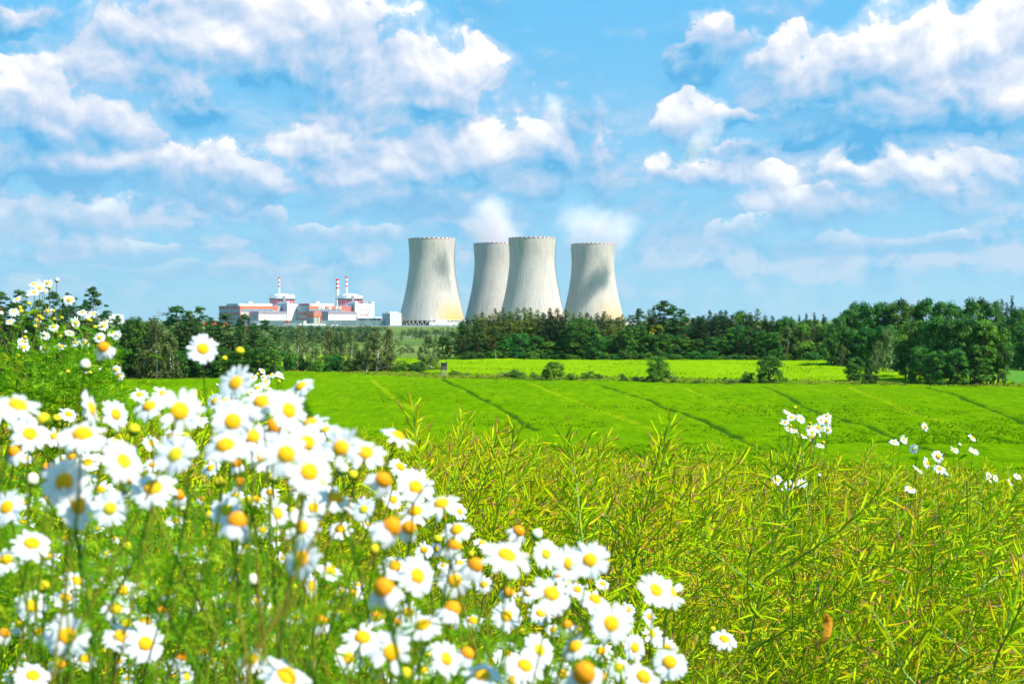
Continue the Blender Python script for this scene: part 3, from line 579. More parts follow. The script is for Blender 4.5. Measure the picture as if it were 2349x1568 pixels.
for x, t, w, D, k, wd in [(1509, 814, 54, 352, 'smalltree', 'round fresh green'), (1543, 850, 26, 352, 'olivebush', 'brownish'), (1270, 827, 44, 372, 'smalltree', 'round light green'), (1250, 845, 18, 372, 'smalltree', 'slim light green'), (1169, 843, 58, 386, 'olivebush', 'wide rounded'), (1185, 846, 40, 384, 'bush', 'small green'), (1351, 846, 38, 380, 'bush', 'round dark green'), (1375, 854, 28, 380, 'bush', 'small green'), (1429, 852, 16, 362, 'darkbush', 'tiny dark'), (1312, 854, 34, 362, 'bush', 'spreading green'),
                        (1225, 852, 22, 376, 'bush', 'small green'), (1239, 858, 24, 370, 'olivebush', 'brownish'), (1195, 862, 24, 370, 'bush', 'small green'), (1500, 858, 44, 352, 'darkbush', 'low dark'), (1465, 862, 34, 356, 'darkbush', 'low dark'), (1765, 813, 60, 346, 'darksmall', 'single broad dark'), (1718, 851, 28, 348, 'darkbush', 'round dark'), (1692, 862, 40, 350, 'olivebush', 'low olive'), (1670, 864, 28, 352, 'olivebush', 'low olive'),
                        (1962, 816, 50, 362, 'darksmall', 'single dark'), (1997, 820, 34, 345, 'darksmall', 'narrow dark'), (1993, 850, 34, 344, 'darkbush', 'low dark'), (2058, 871, 18, 344, 'bush', 'small yellow green'), (1044, 846, 38, 396, 'bush', 'low spreading'), (1069, 851, 26, 394, 'olivebush', 'low olive'), (1150, 858, 24, 388, 'olivebush', 'brownish'), (1290, 862, 20, 366, 'bush', 'small green'), (975, 850, 26, 404, 'bush', 'small green'), (1100, 862, 22, 384, 'bush', 'small green'), (1600, 866, 24, 352, 'olivebush', 'brownish')]:
    T_(k, x, t, D, w, HR, wd)
for i in range(30):
    x = 1060+i*16+tr.uniform(-6, 6); hgt_ = tr.uniform(711, 736); T_('larch' if (i*5) % 7 < 4 and x < 1480 else 'spruce', x, hgt_, 562+tr.uniform(-6, 10), 36, CW, 'second row')
for i in range(26):
    x = 1500+i*17+tr.uniform(-6, 6); T_('spruce' if i % 3 else 'oak', x, tr.uniform(720, 738), 566+tr.uniform(-6, 8), 36 if i % 3 else 46, CW, 'second row')
for x, t, w, k in [(300, 735, 44, 'fullpine'), (385, 728, 46, 'fullpine'), (425, 728, 46, 'fullpine'), (450, 724, 44, 'fullpine'), (485, 730, 44, 'fullpine'), (505, 738, 44, 'fullpine'), (545, 736, 40, 'fullpine'), (575, 742, 40, 'fullpine'), (590, 750, 40, 'fullpine'), (-10, 705, 50, 'fullpine'), (45, 705, 50, 'fullpine'), (75, 712, 50, 'fullpine'), (110, 700, 44, 'fullpine'), (145, 705, 44, 'fullpine'), (210, 715, 50, 'fullpine'), (330, 745, 60, 'oak'), (290, 745, 50, 'oak')]:
    T_(k, x, t, 390+tr.uniform(-3, 6), w, LW, 'second row')
for i in range(24):
    x = 640+i*13+tr.uniform(-5, 5); T_(('olivebush', 'darkbush', 'bush')[i % 3], x, 822+tr.uniform(-8, 18)+(10 if x > 900 else 0), 432+tr.uniform(-6, 12), 34, BR, 'low understorey')
for i in range(40):
    x = 1060+i*21+tr.uniform(-8, 8); T_('bush' if i % 4 == 0 else 'darkbush', x, tr.uniform(800, 814), 529+tr.uniform(-3, 1), 34, CW, 'low edge')
# the plain between the wood and the power station
for i in range(34):   # belt under the plant
    x = 648+i*6.6+tr.uniform(-4, 4); T_('far', x, 749+tr.uniform(-2, 6), 1080+tr.uniform(-60, 80), tr.uniform(18, 28), FR, 'blue green')
for i in range(14):
    T_('far', 925+i*9.5+tr.uniform(-3, 3), 752+tr.uniform(-3, 4), 1500+tr.uniform(-60, 80), tr.uniform(10, 15), FR, 'blue green')
for i in range(22):
    T_('far', 902+i*7.5+tr.uniform(-3, 3), 744+tr.uniform(-1, 2), 2290+tr.uniform(-20, 20), tr.uniform(9, 12), FR, 'fresh green')
for i in range(60):
    T_('far', 478+i*7+tr.uniform(-3, 3), 746+tr.uniform(-2, 3), 1850+tr.uniform(-80, 80), tr.uniform(10, 16), FR, 'small blue green' if i % 2 else 'small hazy')
for x, t, w, D in [(935, 789, 26, 700), (920, 794, 18, 700), (948, 797, 18, 705), (953, 758, 12, 1250), (965, 762, 12, 1250), (972, 757, 22, 1200), (921, 765, 10, 1150), (1000, 770, 30, 900), (1015, 778, 26, 900), (650, 790, 30, 900), (690, 795, 26, 860), (735, 792, 26, 900), (790, 793, 26, 870), (845, 795, 24, 900), (500, 770, 30, 900), (480, 775, 40, 800), (640, 775, 24, 900), (520, 760, 40, 1200), (560, 758, 40, 1200), (600, 757, 40, 1200), (470, 756, 40, 1250)]:
    T_('far', x, t, D, w, FR, 'rounded green')

ORD = ['first', 'second', 'third', 'fourth', 'fifth', 'sixth', 'seventh', 'eighth', 'ninth', 'tenth', 'eleventh', 'twelfth', 'thirteenth', 'fourteenth', 'fifteenth', 'sixteenth', 'seventeenth', 'eighteenth', 'nineteenth', 'twentieth'] + \
      ['twenty-'+w for w in ['first', 'second', 'third', 'fourth', 'fifth', 'sixth', 'seventh', 'eighth', 'ninth']] + ['thirtieth'] + ['thirty-'+w for w in ['first', 'second', 'third', 'fourth', 'fifth', 'sixth', 'seventh', 'eighth', 'ninth']] + ['fortieth'] + ['forty-'+w for w in ['first', 'second', 'third', 'fourth', 'fifth', 'sixth', 'seventh', 'eighth', 'ninth']]
TREES.sort(key=lambda t: t[1])
count = {}; total = {}
for t in TREES: total[(t[0], t[5], t[6])] = total.get((t[0], t[5], t[6]), 0)+1
protos = {}
for idx, (kind, px, top, D, wpx, area, words) in enumerate(TREES):
    variants, h0, w0, nm, cat = KIND[kind]
    vi = idx*7 % len(variants)
    x, y, z = at(px, D); H = max(1.2, EYE+(HY-top)/FPX*D-z); W = (wpx/FPX*D) if wpx else w0*H/h0
    key = (kind, area, words); k = count[key] = count.get(key, 0)+1; n = total[key]
    noun = nm.replace('_', ' ')
    lab = f"{words} {noun} in the {area}" if area != HR and area != BR else f"{words} {noun} on the {area}"
    if n > 1: lab += f", {ORD[k-1]} such from the left"
    if (kind, vi) not in protos:
        o = empty(nm, (x, y, z-0.1)); cr_ = link('crown', variants[vi][0], o); tk = link('trunk', variants[vi][1], o); protos[(kind, vi)] = o
    else:
        o = copy_tree(protos[(kind, vi)])
    o.location = (x, y, z-0.1); o.rotation_euler = (0, 0, tr.uniform(0, 6.28))
    s = H/h0; sw = W/w0*{'spruce': 1.6, 'larch': 1.7, 'smalltree': 1.15, 'darksmall': 1.15, 'larchy': 1.5, 'oak': 1.25, 'pine': 1.25, 'fullpine': 1.3, 'birch': 1.5}.get(kind, 1.25); sw = min(max(sw, 0.5*s), 2.6*s)
    o.scale = (sw, sw, s)
    tag(o, lab, cat, {LW: 'trees of the left wood', BR: 'trees of the birch row', CW: 'trees of the central wood', RW: 'trees of the right oak wood', HR: 'trees and bushes along the field hedge', FR: 'trees on the far plain'}[area])

# ---------------------------------------------------------------- the power station
WHITE = mat('white panels', (0.78, 0.78, 0.76), 0.7, 0.2, var=0.04, vscale=0.15)
CREAM = mat('cream panels', (0.66, 0.63, 0.55), 0.7, 0.2, var=0.05, vscale=0.2)
ORANGE = mat('orange red panels', (0.72, 0.17, 0.075), 0.7, 0.2, var=0.10, vscale=0.08)
RED = mat('red paint', (0.72, 0.045, 0.04), 0.6, 0.3)
MAROON = mat('maroon panels and shaded orange', (0.46, 0.17, 0.18), 0.7, 0.2, var=0.25, vscale=0.1)  # maroon paint, also orange paint with shade mixed into its colour
PINK = mat('pink weathered wall', (0.72, 0.30, 0.36), 0.7, 0.2, var=0.15, vscale=0.2)
GREYP = mat('blue grey panels and shade', (0.35, 0.42, 0.48), 0.6, 0.3, var=0.08, vscale=0.2)  # real grey panels, also shade painted on left ends of white buildings
TEAL = mat('grey green roof', (0.25, 0.33, 0.34), 0.7, 0.2, var=0.08, vscale=0.2)
WIN = mat('window glass', (0.19, 0.27, 0.33), 0.3, 0.5, var=0.3, vscale=0.25)
LILAC = mat('lilac grey panels and shade', (0.42, 0.33, 0.38), 0.7, 0.2, var=0.1, vscale=0.2)  # real lilac strips, also shade painted on left ends of white buildings
CONC = mat('concrete', (0.45, 0.43, 0.38), 0.9, 0.1, var=0.1, vscale=0.2)
METAL = mat('galvanised steel', (0.34, 0.38, 0.40), 0.5, 0.4)
TANKM = mat('pale blue tank', (0.45, 0.56, 0.62), 0.45, 0.4)
DARKM = mat('dark steel', (0.06, 0.08, 0.10), 0.6, 0.3)
TH = R(35)
def zx(v): return (600+v/3.3557)/1.36228      # columns and rows read off an enlargement of the station
def zy(v): return (820+v/3.3557)/1.36228
MPX = 1/(3.3557*1.36228*FPX)                  # metres per enlarged pixel, per metre of distance

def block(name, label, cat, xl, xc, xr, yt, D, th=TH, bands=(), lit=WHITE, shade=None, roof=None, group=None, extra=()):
    """a rectangular building seen corner-on: its front corner in column xc, its left end at xl, its right end at xr; top at row yt.
    bands: (side, a0, a1, row0, row1, material, part name): panels and window strips on its faces"""
    X = (zx(xc)-CX)/FPX*D; zb = float(ground(X, D)); m = MPX*D
    aL, aR = (zx(xl)-CX)/FPX, (zx(xr)-CX)/FPX; ct, st = math.cos(th), math.sin(th)
    fR = lambda v: (((zx(v)-CX)/FPX)*D-X)/(ct-((zx(v)-CX)/FPX)*st); fL = lambda v: (X-((zx(v)-CX)/FPX)*D)/(st+((zx(v)-CX)/FPX)*ct)
    L = fR(xr); W = fL(xl); H = EYE+(HY-zy(yt))/FPX*D-zb
    root = tag(empty(name, (X, D, zb), th), label, cat, group)
    b = MB(); b.box(0, L, 0, W, -1.0, H); b.build('wall', lit, root)
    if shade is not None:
        b = MB(); b.box(-0.25, 0, 0, W, -0.5, H-0.4); b.build('end_wall', shade, root)  # on white buildings its grey puts the left side's shade into the colour
    b = MB(); b.box(-0.35, L+0.35, -0.35, W+0.35, H, H+0.7); b.build('roof', roof or GREYP, root)
    for side, a0, a1, r0, r1, mm, pn in bands:
        z1 = H-(r0-yt)*m; z0 = H-(r1-yt)*m; b = MB()
        if side == 'R': b.box(fR(a0), fR(a1), -0.35, -0.02, z0, z1)
        else: b.box(-0.6, -0.27, fL(a1), fL(a0), z0, z1)
        b.build(pn, mm, root)
    for a0, a1, b0, b1, h, mm, pn in extra:      # boxes on the roof, as shares of length and depth
        b = MB(); b.box(a0*L, a1*L, b0*W, b1*W, H+0.7, H+0.7+h); b.build(pn, mm, root)
    return root
def strips(side, x0, x1, n, r0, r1, mm=None, pn='window', gap=0.3):
    w = (x1-x0)/n; return [(side, x0+i*w+w*gap/2, x0+(i+1)*w-w*gap/2, r0, r1, mm or WIN, pn) for i in range(n)]

block('turbine_hall', 'long turbine hall with orange band and maroon end, furthest from the towers', 'building', 285, 505, 968, 455, 2560, lit=GREYP, shade=GREYP, roof=GREYP,
      bands=[('R', 505, 900, 456, 486, ORANGE, 'orange_band'), ('L', 285, 505, 456, 484, MAROON, 'maroon_band'), ('L', 285, 505, 524, 551, MAROON, 'maroon_band'), ('L', 285, 505, 588, 602, MAROON, 'maroon_band'),  # top left band is the orange one with shade in its colour
             ('R', 505, 512, 486, 604, ORANGE, 'corner_strip'), ('R', 513, 590, 526, 551, WHITE, 'white_panel'), ('R', 592, 602, 512, 604, ORANGE, 'orange_strip'), ('R', 850, 898, 486, 500, ORANGE, 'orange_panel'), ('R', 930, 948, 458, 514, MAROON, 'shaded_side_panel'), ('R', 949, 968, 458, 514, ORANGE, 'orange_panel')] +  # maroon beside the last orange panel: shaded side of a red block, painted
            strips('L', 290, 500, 6, 487, 522) + strips('L', 290, 500, 6, 553, 586) + strips('R', 516, 846, 14, 489, 512),
      extra=[(0.04, 0.80, 0.15, 0.5, 3.9, WHITE, 'roof_box'), (0.50, 0.58, 0.62, 0.8, 8.5, WHITE, 'roof_box'), (0.0, 0.035, 0.1, 0.65, 3.8, GREYP, 'roof_box')])
block('turbine_hall', 'turbine hall with patchy orange and white band, nearer the cooling towers', 'building', 1008, 1232, 1690, 455, 2560, lit=GREYP, shade=GREYP, roof=GREYP,
      bands=[('R', 1233, 1328, 456, 486, ORANGE, 'orange_band'), ('R', 1329, 1350, 456, 486, WHITE, 'white_panel'), ('R', 1351, 1362, 456, 486, ORANGE, 'orange_panel'), ('R', 1363, 1389, 456, 486, WHITE, 'white_panel'), ('R', 1390, 1434, 456, 486, ORANGE, 'orange_panel'), ('R', 1435, 1462, 456, 486, WHITE, 'white_panel'), ('R', 1463, 1512, 456, 486, ORANGE, 'orange_panel'), ('R', 1513, 1532, 456, 486, WHITE, 'white_panel'), ('R', 1533, 1548, 456, 486, ORANGE, 'orange_panel'), ('R', 1549, 1566, 456, 486, WHITE, 'white_panel'), ('R', 1567, 1614, 456, 503, ORANGE, 'orange_panel'),
             ('R', 1615, 1664, 458, 512, MAROON, 'shaded_side_panel'), ('R', 1665, 1689, 458, 514, ORANGE, 'orange_panel'), ('L', 1008, 1232, 524, 551, MAROON, 'maroon_band'), ('L', 1008, 1232, 588, 602, MAROON, 'maroon_band')] +  # maroon here paints the shaded side of the red end block
            strips('L', 1012, 1228, 6, 487, 522) + strips('L', 1012, 1228, 6, 553, 586) + strips('R', 1240, 1562, 14, 489, 510),
      extra=[(0.04, 0.62, 0.15, 0.5, 3.9, WHITE, 'roof_box'), (0.0, 0.035, 0.02, 0.50, 3.9, MAROON, 'roof_box'), (0.46, 0.54, 0.62, 0.8, 8.5, WHITE, 'roof_box')])
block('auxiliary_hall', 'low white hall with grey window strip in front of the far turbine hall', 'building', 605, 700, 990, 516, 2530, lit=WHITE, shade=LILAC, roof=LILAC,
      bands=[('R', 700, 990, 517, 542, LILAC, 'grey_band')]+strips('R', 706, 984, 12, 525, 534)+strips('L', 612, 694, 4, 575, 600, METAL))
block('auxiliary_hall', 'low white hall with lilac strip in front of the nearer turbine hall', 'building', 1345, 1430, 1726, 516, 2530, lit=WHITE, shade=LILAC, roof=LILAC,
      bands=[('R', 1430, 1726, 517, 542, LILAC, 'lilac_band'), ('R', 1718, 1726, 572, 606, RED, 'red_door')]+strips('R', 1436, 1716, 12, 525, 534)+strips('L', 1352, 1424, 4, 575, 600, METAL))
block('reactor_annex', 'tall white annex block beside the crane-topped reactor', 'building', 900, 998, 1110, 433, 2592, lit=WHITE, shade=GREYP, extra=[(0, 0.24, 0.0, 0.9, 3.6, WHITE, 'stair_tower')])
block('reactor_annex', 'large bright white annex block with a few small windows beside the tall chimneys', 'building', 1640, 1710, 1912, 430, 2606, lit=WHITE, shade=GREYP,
      bands=[('R', a-4, a+4, b-7, b+7, WIN, 'window') for a, b in [(1818, 457), (1768, 498), (1780, 498), (1828, 498), (1862, 498), (1874, 498), (1768, 524), (1820, 524), (1853, 524)]] + [('R', 1752, 1830, 540, 556, PINK, 'stained_panel')],
      extra=[(0, 0.16, 0.0, 0.9, 3.2, WHITE, 'stair_tower'), (0.85, 1.0, 0.0, 0.9, 3.2, WHITE, 'stair_tower'), (0.56, 0.84, 0.4, 0.9, 3.2, LILAC, 'roof_box')])
for lab, cx, D, thick, crane in (('domed reactor building with a crane on its roof, far from the towers', 945, 2665, False, True), ('domed reactor building standing before the thick striped chimney', 1658, 2665, False, False)):
    X = (zx(cx)-CX)/FPX*D; zb = float(ground(X, D)); m = MPX*D; r0 = 133*m
    hz = lambda row: EYE+(HY-zy(row))/FPX*D-zb
    root = tag(empty('reactor_building', (X, D, zb)), lab, 'reactor', 'reactor buildings')
    b = MB(); b.lathe([(r0-1.2, -1), (r0-1.2, hz(388))], 48); b.build('drum', PINK, root, True)
    for k in range(26):     # red paint bands running down the drum
        a = k/26*2*math.pi+0.05; w = 0.045+0.03*((k*7) % 3)/2; b = MB(); t = np.linspace(a-w, a+w, 3)
        V = [((r0-1.0)*math.cos(q), (r0-1.0)*math.sin(q), z) for z in (hz(431), hz(389)) for q in t]; b.add(V, [(0, 1, 4, 3), (1, 2, 5, 4)]); b.build('red_stripe', RED if k % 2 else MAROON, root)
    b = MB(); b.lathe([(r0-1.2, hz(389)), (r0+0.8, hz(389)), (r0+0.8, hz(378)), (r0, hz(378))], 48); b.build('gallery', DARKM, root)
    b = MB(); b.lathe([(r0-1.3, hz(378)), (r0, hz(378)), (r0, hz(352)), (r0+0.5, hz(352)), (r0+0.5, hz(349)), (0.5, hz(349))], 48); b.build('upper_ring', WHITE, root)
    for k in range(18):
        a = k/18*2*math.pi; c, s = (r0+0.7)*math.cos(a), (r0+0.7)*math.sin(a); b = MB(); b.tube([(c, s, hz(389)), (c, s, hz(376))], 0.35, 4); b.build('bracket', METAL, root)
    rd = 88*m; b = MB(); b.lathe([(rd*math.cos(t)+0.01, hz(349)+(hz(326)-hz(349))*math.sin(t)) for t in np.linspace(0, math.pi/2, 9)], 40); b.build('dome', WHITE, root, True)
    b = MB(); b.lathe([(r0-0.3, hz(349)), (r0-0.3, hz(345)), (r0-0.6, hz(345)), (r0-0.6, hz(349))], 48); b.build('railing', METAL, root)
    b = MB(); b.box(r0*0.25, r0*0.45, -r0-0.9, -r0+0.4, hz(430), hz(352)); b.build('pipe_duct', LILAC, root)
    if crane:
        c = empty('roof_crane', (X+60*m, D-3, zb+hz(349))); tag(c, 'small jib crane on the rim of the reactor roof', 'crane')
        b = MB(); b.tube([(0, 0, 0), (44*m, 0, 55*m)], [0.9, 0.35], 5); b.build('jib', METAL, c)
        b = MB(); b.box(38*m, 62*m, 0, 5, 0, 16*m); b.build('cabin', WHITE, c)
def chimney(label, cx, yt, yb, D, rt, rb, bands, collar=True):
    X = (zx(cx)-CX)/FPX*D; zb = float(ground(X, D)); m = MPX*D; hz = lambda row: EYE+(HY-zy(row))/FPX*D-zb
    root = tag(empty('striped_chimney', (X, D, zb)), label, 'chimney', 'red and white chimneys')
    H = hz(yt); b = MB(); rr = lambda z: (rb+(rt-rb)*z/H)*m
    b.lathe([(rr(0), -1), (rr(H), H)], 20); b.build('shaft', WHITE, root, True)
    for a, c in bands: b = MB(); b.lathe([(rr(hz(c))+0.12, hz(c)), (rr(hz(a))+0.12, hz(a))], 20); b.build('red_band', RED, root, True)
    b = MB(); b.lathe([(rr(H)+0.15, H-2.2), (rr(H)+0.9, H-1.8), (rr(H)+0.9, H-0.6), (rr(H)+0.15, H-0.3), (rr(H)-0.8, H), (0.1, H)], 16); b.build('platform' if collar else 'cap', RED, root)
    if collar: b = MB(); b.lathe([(rr(0)+0.1, hz(yb)), (rr(0)+1.2, hz(yb-2)), (rr(0)+0.1, hz(yb-10))], 14); b.build('collar', METAL, root)
chimney('slim red and white chimney rising behind the reactor with the crane', 914, 153, 326, 2680, 8.5, 9.5, [(153, 172), (199, 216), (240, 258)])
chimney('slim tall red and white chimney behind the nearer reactor dome', 1621, 147, 322, 2680, 8.5, 9.5, [(147, 166), (192, 210), (237, 256)])
chimney('thick red and white chimney standing left of the slim one', 1525, 171, 430, 2720, 15, 23, [(171, 190), (214, 232), (256, 274)], False)

# silo block with the orange head house
r_ = block('head_house', 'orange red head house on round concrete silos', 'silo', 1175, 1275, 1350, 511, 2478, lit=CONC, shade=None, roof=ORANGE, bands=[])
m_ = MPX*2478; H_ = EYE+(HY-zy(511))/FPX*2478-r_.location.z; L_ = 75*m_/math.cos(TH); W_ = 100*m_/math.sin(TH)
for ch in list(r_.children): bpy.data.objects.remove(ch)
b = MB(); b.box(0, L_, 0, W_, H_-58*m_, H_); b.build('head', ORANGE, r_)
b = MB(); b.box(-0.3, L_+0.3, -0.3, W_+0.3, H_, H_+0.6); b.build('roof', MAROON, r_)
for i in range(4): b = MB(); b.box(0.06*L_+i*L_*0.23, 0.06*L_+(i+0.8)*L_*0.23, -0.2, -0.02, H_-26*m_, H_-15*m_); b.build('window', WIN, r_)
b = MB(); b.box(-0.2, -0.02, 0.06*W_, 0.94*W_, H_-26*m_, H_-15*m_); b.build('window', WIN, r_)
for i, (u, v) in enumerate([(0.28, 0.16), (0.72, 0.16), (0.28, 0.5), (0.72, 0.5), (0.28, 0.84), (0.72, 0.84)]):
    b = MB(); b.lathe([(W_*0.145, -1), (W_*0.145, H_-58*m_)], 20, (u*L_, v*W_)); b.build('silo_drum', CONC, r_, True)
b = MB(); b.box(0.93*L_, 1.02*L_, 0.02*W_, 0.10*W_, -1, H_-58*m_); b.build('lift_shaft', RED, r_)

T2 = R(76)
block('workshop', 'long grey green workshop with a window strip in front of the reactors', 'building', 1352, 2005, 2090, 609, 2405, T2, lit=CREAM, shade=TEAL, roof=TEAL, bands=strips('L', 1480, 2000, 22, 646, 664)+[('L', 1360, 2000, 668, 690, LILAC, 'lower_wall')]+strips('R', 2012, 2084, 3, 648, 662))
block('workshop', 'long grey green shed behind the small red cabin', 'building', 612, 1172, 1200, 611, 2470, T2, lit=CREAM, shade=TEAL, roof=TEAL, bands=strips('L', 860, 1100, 10, 646, 660)+[('L', 620, 1165, 668, 690, LILAC, 'lower_wall')])
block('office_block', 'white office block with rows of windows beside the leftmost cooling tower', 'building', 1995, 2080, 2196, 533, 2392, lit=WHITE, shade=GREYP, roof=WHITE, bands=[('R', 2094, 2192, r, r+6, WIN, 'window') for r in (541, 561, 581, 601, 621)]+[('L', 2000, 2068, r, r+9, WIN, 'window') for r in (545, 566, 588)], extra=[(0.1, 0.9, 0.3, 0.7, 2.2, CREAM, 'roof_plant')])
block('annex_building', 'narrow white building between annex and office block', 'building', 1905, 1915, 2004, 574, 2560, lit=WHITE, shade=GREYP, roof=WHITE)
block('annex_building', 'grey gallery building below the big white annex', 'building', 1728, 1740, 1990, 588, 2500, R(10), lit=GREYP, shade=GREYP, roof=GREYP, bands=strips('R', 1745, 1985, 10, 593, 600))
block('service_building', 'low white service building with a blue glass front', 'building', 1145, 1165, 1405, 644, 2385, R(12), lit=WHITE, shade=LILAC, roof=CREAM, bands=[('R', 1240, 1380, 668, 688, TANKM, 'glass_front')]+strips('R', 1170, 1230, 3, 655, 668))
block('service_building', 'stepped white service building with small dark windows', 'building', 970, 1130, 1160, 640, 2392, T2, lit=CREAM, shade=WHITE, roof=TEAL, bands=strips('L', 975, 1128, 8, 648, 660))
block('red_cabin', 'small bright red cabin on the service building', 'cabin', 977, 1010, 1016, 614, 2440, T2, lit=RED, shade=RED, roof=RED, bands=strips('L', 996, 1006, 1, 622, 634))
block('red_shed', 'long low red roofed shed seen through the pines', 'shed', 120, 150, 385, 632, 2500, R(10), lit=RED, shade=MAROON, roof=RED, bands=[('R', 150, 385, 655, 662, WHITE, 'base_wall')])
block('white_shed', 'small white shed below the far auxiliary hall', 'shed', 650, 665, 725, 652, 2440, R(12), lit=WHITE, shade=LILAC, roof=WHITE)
block('low_wall_building', 'low cream building at the foot of the workshop', 'building', 1690, 1700, 1796, 694, 2370, R(10), lit=CREAM, shade=LILAC, roof=CREAM)
for i, (cx, r, h0) in enumerate([(1478, 22, 657), (1520, 19, 657), (1432, 22, 660)]):
    D = 2370; X = (zx(cx)-CX)/FPX*D; zb = float(ground(X, D)); m = MPX*D; h = EYE+(HY-zy(h0))/FPX*D-zb
    root = tag(empty('storage_tank', (X, D, zb)), ['middle pale blue storage tank below the workshop', 'pale blue storage tank nearest the cooling towers', 'pale blue storage tank nearest the service building'][i], 'tank', 'pale blue storage tanks')
    b = MB(); b.lathe([(r*m, -1), (r*m, h)], 24); b.build('shell', TANKM, root, True); b = MB(); b.lathe([(r*m+0.1, h), (0.05, h+1.4)], 24); b.build('lid', TANKM, root, True)
# buildings half hidden elsewhere along the skyline (columns in picture pixels)
def block_px(name, label, cat, xl, xc, xr, yt, D, **k):
    f = lambda v: (v*1.36228-600)*3.3557
    bands = [(s, f(a), f(b_), (r0*1.36228-820)*3.3557, (r1*1.36228-820)*3.3557, m1, pn) for s, a, b_, r0, r1, m1, pn in k.pop('bands', [])]
    return block(name, label, cat, f(xl), f(xc), f(xr), (yt*1.36228-820)*3.3557, D, bands=bands, **k)
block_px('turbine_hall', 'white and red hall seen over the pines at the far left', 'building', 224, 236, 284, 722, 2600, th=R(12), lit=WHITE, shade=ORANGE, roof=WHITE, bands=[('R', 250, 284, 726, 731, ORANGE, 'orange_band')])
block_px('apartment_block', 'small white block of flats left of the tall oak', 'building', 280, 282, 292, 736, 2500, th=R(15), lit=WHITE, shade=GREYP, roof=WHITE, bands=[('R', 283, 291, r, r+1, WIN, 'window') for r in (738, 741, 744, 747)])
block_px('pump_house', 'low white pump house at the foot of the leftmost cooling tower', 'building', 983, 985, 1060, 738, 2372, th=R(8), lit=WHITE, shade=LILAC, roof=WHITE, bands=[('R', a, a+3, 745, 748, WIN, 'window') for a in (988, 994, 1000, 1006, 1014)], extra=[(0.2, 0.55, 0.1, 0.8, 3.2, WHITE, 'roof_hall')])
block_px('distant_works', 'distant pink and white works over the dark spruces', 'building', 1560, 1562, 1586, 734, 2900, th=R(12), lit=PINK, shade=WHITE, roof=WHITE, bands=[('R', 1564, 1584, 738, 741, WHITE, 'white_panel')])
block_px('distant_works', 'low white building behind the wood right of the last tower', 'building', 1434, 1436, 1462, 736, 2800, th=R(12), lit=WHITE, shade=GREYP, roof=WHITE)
for i, cx in enumerate((1565, 1577, 1589)):
    D = 2950; X = (cx-CX)/FPX*D; zb = float(ground(X, D)); b = MB(); h = EYE+(HY-722)/FPX*D-zb; b.lathe([(1.5, -1), (1.1, h), (0.1, h)], 10); o = b.build('slim_stack', CONC, None, True); o.location = (X, D, zb)
    tag(o, ['leftmost', 'middle', 'rightmost'][i]+' slim grey stack over the distant works', 'chimney', 'slim stacks of the distant works')
# pylons
def pylon(label, px, yt, D, w, kind=0):
    X = (px-CX)/FPX*D; zb = float(ground(X, D)); h = EYE+(HY-yt)/FPX*D-zb; root = tag(empty('pylon', (X, D, zb), R(20)), label, 'pylon', 'lattice pylons')
    lv = [0, .25, .45, .62, .78, .9, 1.0] if kind == 0 else [0, .3, .55, .75, 1.0]
    hw = (lambda t: w*(0.5-0.43*t)) if kind == 0 else (lambda t: w*(0.42-0.30*t) if t < .55 else w*(0.25+0.55*(t-.55)))
    b = MB()
    for sx in (-1, 1):
        for sy in (-1, 1): b.tube([(sx*hw(t), sy*hw(t)*0.5, t*h) for t in lv], 0.20, 4)
    b.build('legs_frame', METAL, root); b = MB()
    for t0, t1 in zip(lv[:-1], lv[1:]):
        for sy in (-1, 1): b.tube([(-hw(t0), sy*hw(t0)*.5, t0*h), (hw(t1), sy*hw(t1)*.5, t1*h)], 0.14, 3); b.tube([(hw(t0), sy*hw(t0)*.5, t0*h), (-hw(t1), sy*hw(t1)*.5, t1*h)], 0.14, 3)
    b.build('bracing', METAL, root)
    for t in ((0.72, 0.86) if kind == 0 else (1.0,)):
        b = MB(); b.tube([(-w*0.8, 0, t*h), (w*0.8, 0, t*h)], 0.22, 4); b.tube([(-w*0.8, 0, t*h), (0, 0, t*h+1.4), (w*0.8, 0, t*h)], 0.14, 3); b.build('crossarm', METAL, root)
pylon('wide lattice pylon before the far auxiliary hall', zx(785), zy(456), 2300, 15, 1); pylon('wide lattice pylon before the nearer auxiliary hall', zx(1525), zy(456), 2300, 15, 1)
pylon('thin lattice pylon before the bright white annex', zx(1842), zy(520), 2350, 6); pylon('lattice pylon on the skyline above the birch', 364, 706, 1500, 6); pylon('small pylon before the striped corner of the far hall', zx(560), zy(470), 2350, 6); pylon('thin pylon beside the red shed', zx(274), zy(560), 2300, 5)
pylon('thin lattice pylon at the end of the auxiliary hall', zx(1730), zy(530), 2350, 5)
for i, (px, yt) in enumerate([(912, 741), (933, 741), (946, 741), (1000, 742)]):
    D = 2200; X = (px-CX)/FPX*D; zb = float(ground(X, D)); b = MB(); h = EYE+(HY-yt)/FPX*D-zb; b.tube([(0, 0, -.5), (0, 0, h), (1.2, 0, h+0.3)], [0.28, 0.22, 0.2], 5); o = b.build('light_mast', METAL); o.location = (X, D, zb)
    tag(o, ORD[i]+' light mast from the left in front of the leftmost tower', 'mast', 'light masts by the towers')

